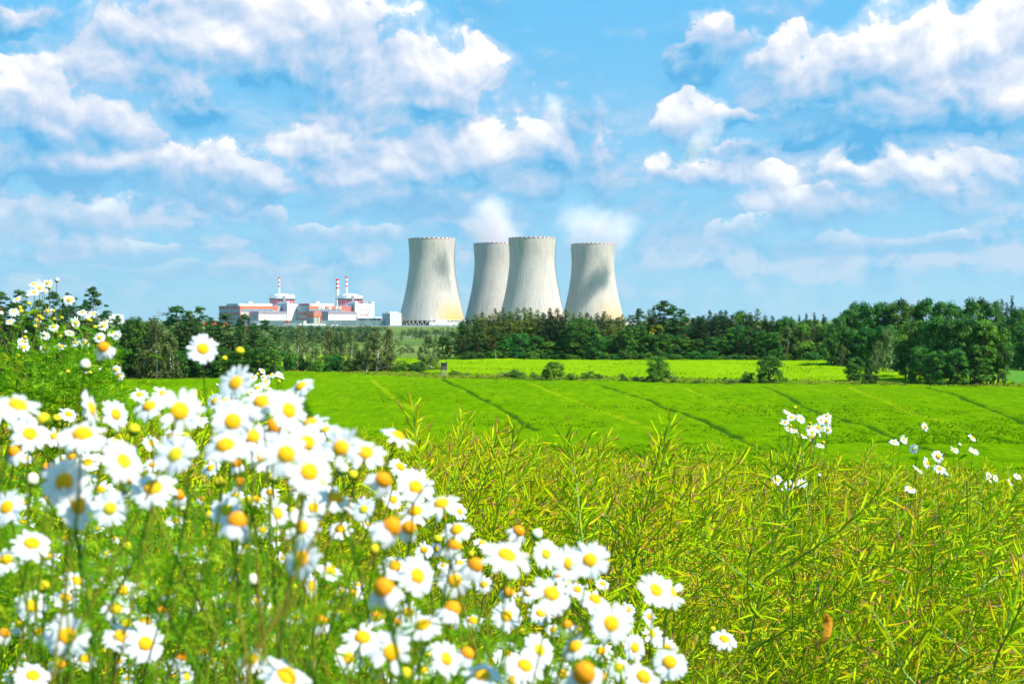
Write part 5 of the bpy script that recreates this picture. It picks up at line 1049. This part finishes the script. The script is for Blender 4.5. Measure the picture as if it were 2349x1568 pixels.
PM = {'o': [petals_mesh(1), petals_mesh(2, 22, 0.08), petals_mesh(3, 18, 0.0, -0.2), petals_mesh(4, 21, 0.15, -0.3), petals_mesh(5, 19, 0.05, -0.1, miss=.08)],
      'u': [petals_mesh(11, 20, -0.05, -0.4), petals_mesh(12, 18, 0.1, -0.5), petals_mesh(13, 21, -0.1, -0.3, miss=.1)],
      'd': [petals_mesh(21, 17, -0.75, -0.55, 0.2), petals_mesh(22, 18, -0.95, -0.4, 0.2, miss=.15), petals_mesh(23, 16, -0.6, -0.7, 0.25, miss=.2)]}
DM = {'o': [disc_mesh(0.0032, 0.0070), disc_mesh(0.0042, 0.0068), disc_mesh(0.0032, 0.0064, M_disct), disc_mesh(0.0036, 0.0072)], 'u': [disc_mesh(0.0045, 0.0072), disc_mesh(0.0055, 0.0074)], 'd': [disc_mesh(0.0085, 0.0074, M_disco), disc_mesh(0.0070, 0.0072, M_disco)], 'y': [disc_mesh(0.0065, 0.0066, M_disct)]}
BUD, CUP = bud_mesh(), cup_mesh()
SM = [(lambda b: (b.lathe([(0.0004, -0.006), (0.005, -0.0035), (0.0064, -0.0008)], 12), b.mesh('sepals', L_dst, True))[1])(MB())]
fr = np.random.default_rng(77)
def head_parts(kind, parent, M, sub=True):
    """petals, disc and green cup of one head under PARENT; M places them"""
    out = []
    if kind in 'oud': out.append(link('petals', PM[kind][int(fr.integers(len(PM[kind])))], parent)); out.append(link('disc', DM[kind][int(fr.integers(len(DM[kind])))], parent))
    elif kind == 'y': out.append(link('disc', DM['y'][0], parent))
    elif kind == 'b': out.append(link('bud', BUD, parent))
    out.append(link('sepals', CUP if kind in 'yb' else SM[0], parent))
    for o in out: o.matrix_local = M
    return out
def normal_of(kind):
    el = {'o': fr.uniform(8, 36), 'u': fr.uniform(42, 66), 'd': fr.uniform(35, 80), 'y': fr.uniform(40, 85), 'b': fr.uniform(40, 85)}[kind]
    az = fr.normal(18, 26 if kind in 'ou' else 45)      # the heads turn towards the sun, right of and behind the camera
    e, a = R(el), R(az); return Vector((math.sin(a)*math.cos(e), -math.cos(a)*math.cos(e), math.sin(e)))
def feather(b, base, d, L, r, k=9, w=0.00055, t=0.5):
    """one finely divided leaf"""
    d = d/np.linalg.norm(d); s = np.linspace(0, 1, 5); sag = np.array([0, 0, -0.25*L]); P = base+d*L*s[:, None]+sag*(s**2)[:, None]
    side = np.cross(d, [0, 0, 1.0]); side /= np.linalg.norm(side)+1e-9; up = np.cross(side, d)
    def blade(a, c, w_):
        n = np.cross(c-a, up*0.3+np.array([0.3, 1.0, 0.2])); n /= np.linalg.norm(n)+1e-9
        b.add([a-n*w_, a+n*w_, (a+c)/2+n*w_+up*0.001, (a+c)/2-n*w_+up*0.001, c], [(0, 1, 2, 3)], [(3, 2, 4)], tint=np.clip(t+r.normal(0, 0.12), 0, 1))
    for i in range(4): blade(P[i], P[i+1], w*1.2)
    for i in range(k):
        u = 0.15+0.85*i/k; p = np.array([np.interp(u, s, P[:, q]) for q in range(3)])
        for sg in (-1, 1): c = p+(side*sg*r.uniform(.6, 1)+d*r.uniform(.5, .9)+up*r.normal(0, .35))*L*0.30*(1.15-u*0.7); blade(p, c, w)
def stem_mesh(top, n, base, r, rad=0.0011, lf=3, name='stem'):
    """stem from the ground point to just under the head, arriving along the head's axis"""
    top = np.array(top)-np.array(n)*0.0045; base = np.array(base); L = np.linalg.norm(top-base); t = np.linspace(0, 1, 10)[:, None]
    p1 = base+np.array([r.normal(0, 0.22)*L, r.normal(0, 0.1)*L, L*0.45]); p2 = top-np.array(n)*min(0.05, L*0.2)-np.array([0, 0, min(0.10, L*0.3)])
    P = (1-t)**3*base+3*(1-t)**2*t*p1+3*(1-t)*t*t*p2+t**3*top
    b = MB(); b.tube(P, np.linspace(rad*1.25, rad*0.8, 10), 5, r.uniform(0, 1)); sm = b.mesh('stem', L_dst, True)
    lm = None
    if lf:
        b = MB()
        for i in range(lf):
            u = r.uniform(0.35, 0.9); p = np.array([np.interp(u, t[:, 0], P[:, q]) for q in range(3)]); a = r.uniform(0, 6.28); feather(b, p, np.array([math.cos(a), math.sin(a), r.uniform(.3, 1.0)]), r.uniform(.025, .045), r, t=r.uniform(.2, .9))
        lm = b.mesh('foliage', L_fea)
    return sm, lm

NEAR = [(465,800,72,'o'),(237,797,58,'d'),(195,838,36,'b'),(550,806,28,'y'),(515,822,18,'y'),(40,930,112,'u'),(541,878,86,'o'),(690,886,66,'u'),(207,937,92,'o'),(265,950,74,'o'),(343,932,76,'u'),(412,942,108,'o'),(493,920,44,'o'),(521,923,72,'u'),(601,922,98,'u'),(662,941,100,'o'),(534,966,100,'o'),(578,1001,92,'u'),(628,980,74,'d'),(517,1022,108,'u'),(704,1015,98,'o'),(656,1041,112,'o'),(603,1047,80,'o'),(782,1027,98,'o'),(712,970,86,'u'),(772,1003,42,'d'),
 (911,1001,80,'u'),(838,1038,95,'u'),(878,1101,78,'d'),(953,1116,88,'o'),(768,1144,100,'u'),(953,1173,80,'u'),(1013,1155,88,'u'),(834,1168,60,'o'),(896,1210,90,'d'),(938,1210,68,'d'),(1048,1215,74,'u'),(917,1071,58,'u'),(785,1077,40,'b'),(1004,1236,26,'y'),(1043,1253,64,'d'),
 (68,995,88,'o'),(189,997,118,'u'),(283,1057,112,'o'),(148,1104,112,'o'),(177,1157,118,'o'),(252,1166,84,'o'),(230,1126,62,'u'),(351,1119,104,'u'),(16,1163,84,'o'),(32,1038,58,'d'),(64,959,42,'d'),(99,962,42,'y'),(4,944,80,'u'),(108,1072,48,'d'),(111,1149,52,'d'),(298,1100,50,'d'),(167,1050,42,'d'),(73,1101,42,'b'),(127,1002,60,'u'),(307,986,38,'y'),(347,1016,42,'o'),
 (402,1043,104,'o'),(504,1106,34,'y'),(550,1106,48,'d'),(520,1169,78,'o'),(542,1198,88,'d'),(709,1082,108,'o'),(735,1106,60,'u'),(687,1120,56,'u'),(625,1096,26,'y'),(671,1174,30,'y'),(691,1208,84,'o'),(590,1145,56,'u'),(483,1073,46,'u'),(569,1150,34,'y'),(419,1164,26,'b'),(426,999,22,'y'),(481,1182,28,'y'),(434,1026,44,'b'),(415,1098,22,'y'),
 (73,1246,92,'u'),(14,1284,80,'u'),(109,1276,58,'u'),(181,1243,42,'o'),(73,1389,76,'o'),(155,1457,102,'o'),(278,1459,84,'u'),(333,1475,92,'o'),(99,1344,38,'y'),(281,1354,66,'o'),(266,1396,70,'u'),(414,1265,44,'u'),(417,1293,28,'b'),(386,1359,40,'d'),(692,1281,100,'o'),(581,1331,40,'b'),(603,1215,48,'u'),(631,1240,38,'u'),(578,1512,76,'u'),(656,1552,126,'u'),(328,1345,50,'u'),(291,1253,28,'y'),(281,1428,36,'y'),(441,1374,26,'y'),(150,1371,66,'u'),(31,1546,52,'o'),(75,1549,84,'u'),(441,1340,20,'y'),(456,1324,28,'b'),(572,1418,24,'b'),(608,1417,32,'u'),(488,1378,24,'b'),(672,1349,28,'y'),(294,1555,34,'u'),(537,1309,44,'d'),(619,1356,38,'u'),
 (758,1309,68,'u'),(881,1351,94,'d'),(907,1298,78,'u'),(957,1320,98,'o'),(1043,1331,78,'o'),(973,1261,44,'u'),(1053,1291,50,'u'),(1089,1298,72,'d'),(1081,1270,24,'y'),(1162,1274,118,'u'),(1189,1218,56,'d'),(1231,1226,36,'b'),(1252,1270,68,'o'),(1305,1292,84,'o'),(1353,1284,92,'o'),(1265,1361,102,'u'),(1364,1375,80,'u'),(1402,1429,98,'o'),(1279,1320,44,'d'),(1301,1339,26,'y'),(1036,1400,78,'d'),(937,1404,60,'u'),(970,1433,92,'u'),(832,1462,92,'u'),(898,1495,104,'o'),(864,1414,52,'d'),(1162,1412,72,'o'),(1301,1434,54,'d'),(1240,1405,58,'u'),(1268,1443,38,'u'),(1023,1510,90,'o'),(1237,1490,84,'o'),(1320,1483,80,'u'),(1379,1492,58,'u'),(1022,1538,50,'d'),(1125,1518,52,'u'),(1203,1527,94,'u'),(1107,1548,94,'u'),(1340,1545,108,'d'),(1384,1551,54,'u'),(1475,1552,90,'u'),(1200,1450,26,'y'),
 (1504,1353,86,'o'),(1538,1360,74,'o'),(1530,1486,54,'o'),(1536,1518,86,'u'),(1661,1465,62,'u'),(1635,1443,20,'y'),(1420,1530,60,'u'),(930,1545,40,'y'),(760,1380,22,'u'),(820,1340,34,'u'),(1180,1560,70,'u'),(1290,1545,60,'o'),(700,1490,22,'b'),(865,1540,46,'u'),(130,960,26,'y'),(455,965,46,'u'),(375,905,54,'u'),(320,905,44,'u'),(745,985,56,'u'),(590,890,34,'u'),(740,1040,60,'o'),(810,1090,30,'y'),(350,1065,40,'u'),(230,1050,40,'u'),(60,1050,34,'u'),(395,1000,60,'u'),(860,1260,34,'y'),(1110,1340,46,'u')]
fx = np.random.default_rng(12)
while len(NEAR) < 280:      # the smaller heads that fill the spaces between the big ones
    px, py = fx.uniform(0, 1560), fx.uniform(930, 1560)
    line = np.interp(px, [0, 300, 700, 800, 900, 1050, 1200, 1400, 1560], [900, 930, 960, 1010, 1090, 1170, 1270, 1330, 1480]); dm = fx.uniform(30, 74)
    if py < line or min(math.hypot(px-a, py-b_)/(0.5*(dm+c)) for a, b_, c, k in NEAR) < 0.62: continue
    k = str(fx.choice(['o', 'u', 'u', 'd', 'y'], p=[.34, .22, .2, .14, .10])); NEAR.append((px, py, dm if k in 'oud' else dm*0.42, k))
COLS = [(0, 120, 'the left edge'), (120, 280, 'the brown spruces'), (280, 400, 'the tall oak'), (400, 500, 'the left pines'), (500, 600, 'the orange turbine hall'), (600, 720, 'the crane reactor'), (720, 860, 'the nearer dome'), (860, 930, 'the office block'), (930, 1065, 'the leftmost cooling tower'),
        (1065, 1160, 'the second cooling tower'), (1160, 1290, 'the third cooling tower'), (1290, 1435, 'the rightmost cooling tower'), (1435, 1600, 'the tall spruces'), (1600, 2400, 'the dark spruces')]
DESC = {'o': 'open white daisy facing the camera', 'u': 'white daisy tilted towards the sky', 'd': 'drooping daisy with orange dome', 'b': 'closed creamy white daisy bud', 'y': 'round yellow petalless daisy head'}
CATS = {'o': 'daisy', 'u': 'daisy', 'd': 'daisy', 'b': 'daisy bud', 'y': 'daisy bud'}
cc = {}
items = []
for px, py, dm, k in sorted(NEAR, key=lambda q: q[1]):
    ci = next(i for i, c in enumerate(COLS) if c[0] <= px < c[1] or i == len(COLS)-1); cc[(ci, k)] = cc.get((ci, k), 0)+1; items.append([px, py, dm, k, ci, cc[(ci, k)]])
for px, py, dm, k, ci, num in items:
    real = 2*R0*{'o': 1.0, 'u': 1.0, 'd': 0.82, 'b': 0.36, 'y': 0.38}[k]; dm = dm*(0.72 if k == 'b' else 0.8 if k == 'y' else 1.0); s = fr.uniform(0.94, 1.08)
    D = real*s/((dm*1.05)/FPX)
    if D > 2.4: s *= 2.2/D; D = 2.2+fr.uniform(0, .15)
    if D < 0.95: s *= 1.0/D; D = 1.0
    x, y, z = at(px, D, py); n = normal_of(k)
    g = float(ground(x, y)); gz = min(g, z-0.12); bx = x+fr.normal(-0.02, 0.14); by = y+abs(fr.normal(0.02, 0.10)); base = (bx, by, float(ground(bx, by)))
    nmr = 'daisy' if k in 'oud' else 'daisy_bud'
    root = empty(nmr, base); n_tot = cc[(ci, k)]
    which = '' if n_tot == 1 else (ORD[num-1]+' from top ')
    tag(root, f"{DESC[k]}, {which}below {COLS[ci][2]}", CATS[k], 'blurred daisies of the near verge')
    loc = Vector((x, y, z))-Vector(base); M = Matrix.Translation(loc) @ n.to_track_quat('Z', 'Y').to_matrix().to_4x4() @ Matrix.Rotation(fr.uniform(0, 6.28), 4, 'Z') @ Matrix.Scale(s, 4)
    head_parts(k, root, M)
    sm, lm = stem_mesh(loc, n, (0, 0, -0.02), fr, 0.0012, 3 if k in 'oud' else 2)
    link('stem', sm, root)
    if lm: link('foliage', lm, root)

# sharper, further mayweed plants: one plant carries many heads on branching stalks
def mayweed(name_label, heads, D, base_px, spread=0.25, size=1.0):
    x0 = (base_px-CX)/FPX*D; base = (x0, D, float(ground(x0, D))); root = tag(empty('mayweed_plant', base), name_label, 'mayweed', 'mayweed plants in the crop')
    hub_z = None; zs = [at(px, D, py)[2] for px, py, k in heads]; lowz = min(zs); r = fr
    top = max(lowz-0.10, base[2]+0.3); mid = np.array([np.mean([at(p[0], D, p[1])[0] for p in heads]), D, top])-np.array(base)
    b = MB(); t = np.linspace(0, 1, 7); P = np.stack([mid[0]*t**1.5, 0.02*np.sin(t*5), mid[2]*t], 1); b.tube(P, np.linspace(.0032, .0022, 7), 6, 0.4); b.build('main_stem', L_dst, root, True)
    b = MB()
    for i in range(int(70+9*len(heads))):
        u = r.uniform(0.25, 1); p = np.array([np.interp(u, t, P[:, q]) for q in range(3)])+r.normal(0, 1, 3)*np.array([0.10, 0.06, 0.07]); a = r.uniform(0, 6.28); feather(b, p, np.array([math.cos(a), math.sin(a), r.uniform(.1, .9)]), r.uniform(.05, .10), r, 7, 0.0021, r.uniform(.1, .9))
    b.build('foliage', L_fea, root)
    for px, py, k in heads:
        Dh = D+r.normal(0, spread*0.5); x, y, z = at(px, Dh, py); n = normal_of('o' if k == 'o' and r.random() < .4 else ('u' if k == 'o' else k)); s = size*r.uniform(.88, 1.1)*Dh/D
        kk = k if k != 'o' else ('o' if r.random() < .65 else 'u')
        hl = Vector((x, y, z))-Vector(base)
        h = empty('flower_head' if k in 'oud' else 'flower_bud', hl); h.parent = root; h.rotation_mode = 'QUATERNION'; h.rotation_quaternion = n.to_track_quat('Z', 'Y') @ Matrix.Rotation(r.uniform(0, 6.28), 3, 'Z').to_quaternion(); h.scale = (s, s, s)
        if kk == 'b': kk = 'b'
        head_parts(kk, h, Matrix.Identity(4))
        u = r.uniform(0.45, 0.98); j = np.array([np.interp(u, t, P[:, q]) for q in range(3)]); sm, lm = stem_mesh(hl, n, j, r, 0.0010, 1 if k == 'o' else 0); link('stalk', sm, root)
        if lm: link('foliage', lm, root)
    return root
def Z1(L, f=4.272, ox=0, oy=616.6): return [(ox+a/f, oy+c/f, k) for a, c, k in L]
mayweed('tall mayweed plant reaching above the pines with the highest white flowers', Z1([(362,148,'o'),(330,150,'o'),(467,138,'o'),(388,188,'o'),(423,215,'o'),(330,232,'o'),(450,172,'b'),(270,265,'b'),(560,112,'b'),(466,418,'o'),(283,340,'y'),(530,413,'y'),(482,182,'y'),(362,512,'o'),(385,467,'y'),(411,485,'y'),(533,493,'y'),(590,662,'y')]), 4.4, 105)
mayweed('mayweed plant with flowers spread at the left edge before the pines', Z1([(168,297,'o'),(135,415,'o'),(142,437,'o'),(98,517,'o'),(197,380,'y'),(222,713,'o'),(233,768,'o'),(250,620,'b'),(10,437,'b'),(247,672,'y'),(205,415,'y'),(345,565,'y')]), 4.2, 45)
mayweed('mayweed plant with star shaped flowers before the brown spruces', Z1([(527,568,'o'),(437,655,'o'),(432,780,'o'),(595,755,'o'),(683,628,'o'),(675,303,'o'),(628,293,'y'),(605,479,'y'),(745,525,'o'),(740,720,'o'),(780,503,'y'),(650,775,'y'),(835,730,'o')]), 4.3, 125)
mayweed('mayweed plant with paired flowers left of the tall oak', Z1([(808,425,'o'),(848,452,'o'),(916,437,'o'),(865,500,'y'),(886,507,'y'),(1010,557,'o'),(1023,525,'o'),(1100,628,'o'),(1143,648,'o'),(976,673,'o'),(930,570,'y')]), 4.5, 190)
mayweed('low mayweed plant half hidden behind the large blurred orange dome', Z1([(820,1000,'o'),(1135,988,'o'),(1160,1050,'o'),(980,990,'b'),(664,1008,'y'),(866,838,'y'),(755,985,'y'),(882,1018,'y'),(810,1090,'y'),(1070,990,'y'),(178,845,'y')]), 4.2, 230)
M4 = [(1035,83,'o'),(897,180,'o'),(1055,180,'o'),(1160,150,'o'),(1218,160,'o'),(1283,142,'o'),(1085,240,'o'),(1005,300,'o'),(960,335,'o'),(1110,323,'o'),(1132,370,'o'),(1178,490,'o'),(490,400,'o'),(870,400,'o'),(963,135,'y'),(1330,205,'b'),(1275,240,'y'),(1258,500,'b'),(368,295,'b'),(860,683,'b')]
mayweed('mayweed plant with clustered flowers in front of the crop edge below the reactor', [((600+a/4.698)/1.36228, (1140+c/4.698)/1.36228, k) for a, c, k in M4], 5.6, 612)
def R4(L): return [((2200+a/2.349)/1.36228, (1100+c/2.349)/1.36228, k) for a, c, k in L]
mayweed('mayweed plant with the left half of the small daisy cluster over the slope', R4([(615,443,'o'),(643,478,'o'),(710,490,'o'),(595,513,'o'),(620,558,'o'),(635,540,'y'),(657,577,'o'),(667,408,'y'),(558,528,'y')]), 4.9, 1815)
mayweed('mayweed plant with the right half of the small daisy cluster over the slope', R4([(775,553,'o'),(778,522,'y'),(858,497,'o'),(903,468,'o'),(897,510,'o'),(838,552,'o'),(791,588,'o'),(842,593,'o'),(908,567,'o'),(727,615,'o'),(795,622,'o'),(852,685,'o'),(875,662,'y')]), 4.7, 1865)
mayweed('mayweed plant with four flowers beside the long bowed rapeseed branch', R4([(1398,660,'o'),(1468,640,'o'),(1540,710,'o'),(1625,548,'o')]), 4.5, 2070)
mayweed('mayweed plant with four large star flowers near the right edge', R4([(1717,765,'o'),(1637,812,'o'),(1567,860,'o'),(1730,855,'o'),(1515,1000,'o'),(1775,900,'b')]), 3.9, 2130, size=1.0)
mayweed('mayweed plant with three lone flowers on thin stalks near the right edge', R4([(1837,716,'o'),(1875,682,'b'),(1970,627,'u'),(1980,725,'o')]), 4.7, 2225)
mayweed('mayweed plant with three pale flowers sunk in the crop', R4([(540,938,'o'),(630,980,'o'),(715,962,'o'),(567,1010,'b'),(845,905,'b')]), 4.3, 1800)
mayweed('mayweed plant with small flowers at the right picture edge', R4([(2090,905,'o'),(2140,925,'o'),(2090,940,'o'),(2250,955,'o'),(2300,912,'o'),(1995,890,'y')]), 6.0, 2290)

# feathery undergrowth between the stems of the verge
def undergrowth():
    b = MB(); r = np.random.default_rng(3)
    T_V = []
    for i in range(5):
        q = MB(); feather(q, np.zeros(3), np.array([0.8, 0, 0.5]), 1.0, r, 8, 0.016, 0.5); T_V.append((np.concatenate(q.V), np.concatenate(q.Q), np.concatenate(q.T), np.concatenate(q.t)))
    V = []; Q = []; T3 = []; tt = []; n = 0
    def put(p, L, tone):
        nonlocal n
        v, q, t, c = T_V[int(r.integers(5))]; a = r.uniform(0, 6.28); el = r.normal(0, 0.5); ca, sa = math.cos(a), math.sin(a); ce, se = math.cos(el), math.sin(el)
        x = v[:, 0]*ce-v[:, 2]*se; z = v[:, 0]*se+v[:, 2]*ce; V.append(np.stack([(x*ca-v[:, 1]*sa)*L+p[0], (x*sa+v[:, 1]*ca)*L+p[1], z*L+p[2]], 1)); Q.append(q+n); T3.append(t+n); tt.append(np.clip(c+tone, 0, 1)); n += len(v)
    for i in range(5200):
        y = r.uniform(1.35, 2.6); px = r.uniform(-60, 1650); x = (px-CX)/FPX*y; g = float(ground(x, y))
        # the tangle reaches up to just under the flower heads: a line falling from left to right
        lim = np.interp(px, [0, 250, 500, 800, 1000, 1400, 1650], [1050, 1110, 1160, 1290, 1360, 1500, 1620])+r.uniform(-30, 220); zt = EYE+(HY-lim)/FPX*y
        z = zt-abs(r.normal(0, 0.12)); 
        if z < g: z = g+0.02
        put((x, y, z), r.uniform(0.02, 0.045), r.normal(0, 0.22))
    for i in range(620):      # the feathery green mass at the foot of the tall mayweeds
        y = r.uniform(4.0, 4.9); px = r.uniform(-30, 275) if i % 4 else r.uniform(100, 275); x = (px-CX)/FPX*y; row = r.uniform(800, 930) if i % 5 else r.uniform(745, 930)
        put((x, y, EYE+(HY-row)/FPX*y), r.uniform(0.04, 0.085), r.normal(-0.12, 0.2))
    me = mk_mesh('undergrowth', np.concatenate(V), [np.concatenate(Q), np.concatenate(T3)], [L_fea], np.concatenate(tt))
    tag(link('undergrowth', me), 'feathery green mayweed leaves tangled between the daisy stems', 'undergrowth', kind='stuff')
    # bare stalks and grass blades of the same verge
    b = MB()
    for i in range(170):
        y = r.uniform(1.25, 2.4); px = r.uniform(-60, 1620); x = (px-CX)/FPX*y; g = float(ground(x, y)); lim = np.interp(px, [0, 500, 1000, 1400, 1650], [960, 1040, 1260, 1420, 1560])+r.uniform(-20, 200); zt = max(g+.05, EYE+(HY-lim)/FPX*y)
        lx, ly = r.normal(0.05, 0.12), r.normal(0, 0.04); t = np.linspace(0, 1, 5); P = np.stack([x+lx*t**2, y+ly*t**2, g+(zt-g)*t], 1); b.tube(P, np.linspace(.0014, .0006, 5), 4, r.choice([0.2, 0.5, 0.9, 1.0]), cap=False)
    b_ = b.mesh('stalks', L_dst); tag(link('grass_stalks', b_), 'thin green and straw coloured stalks among the daisies', 'grass', kind='stuff')
undergrowth()
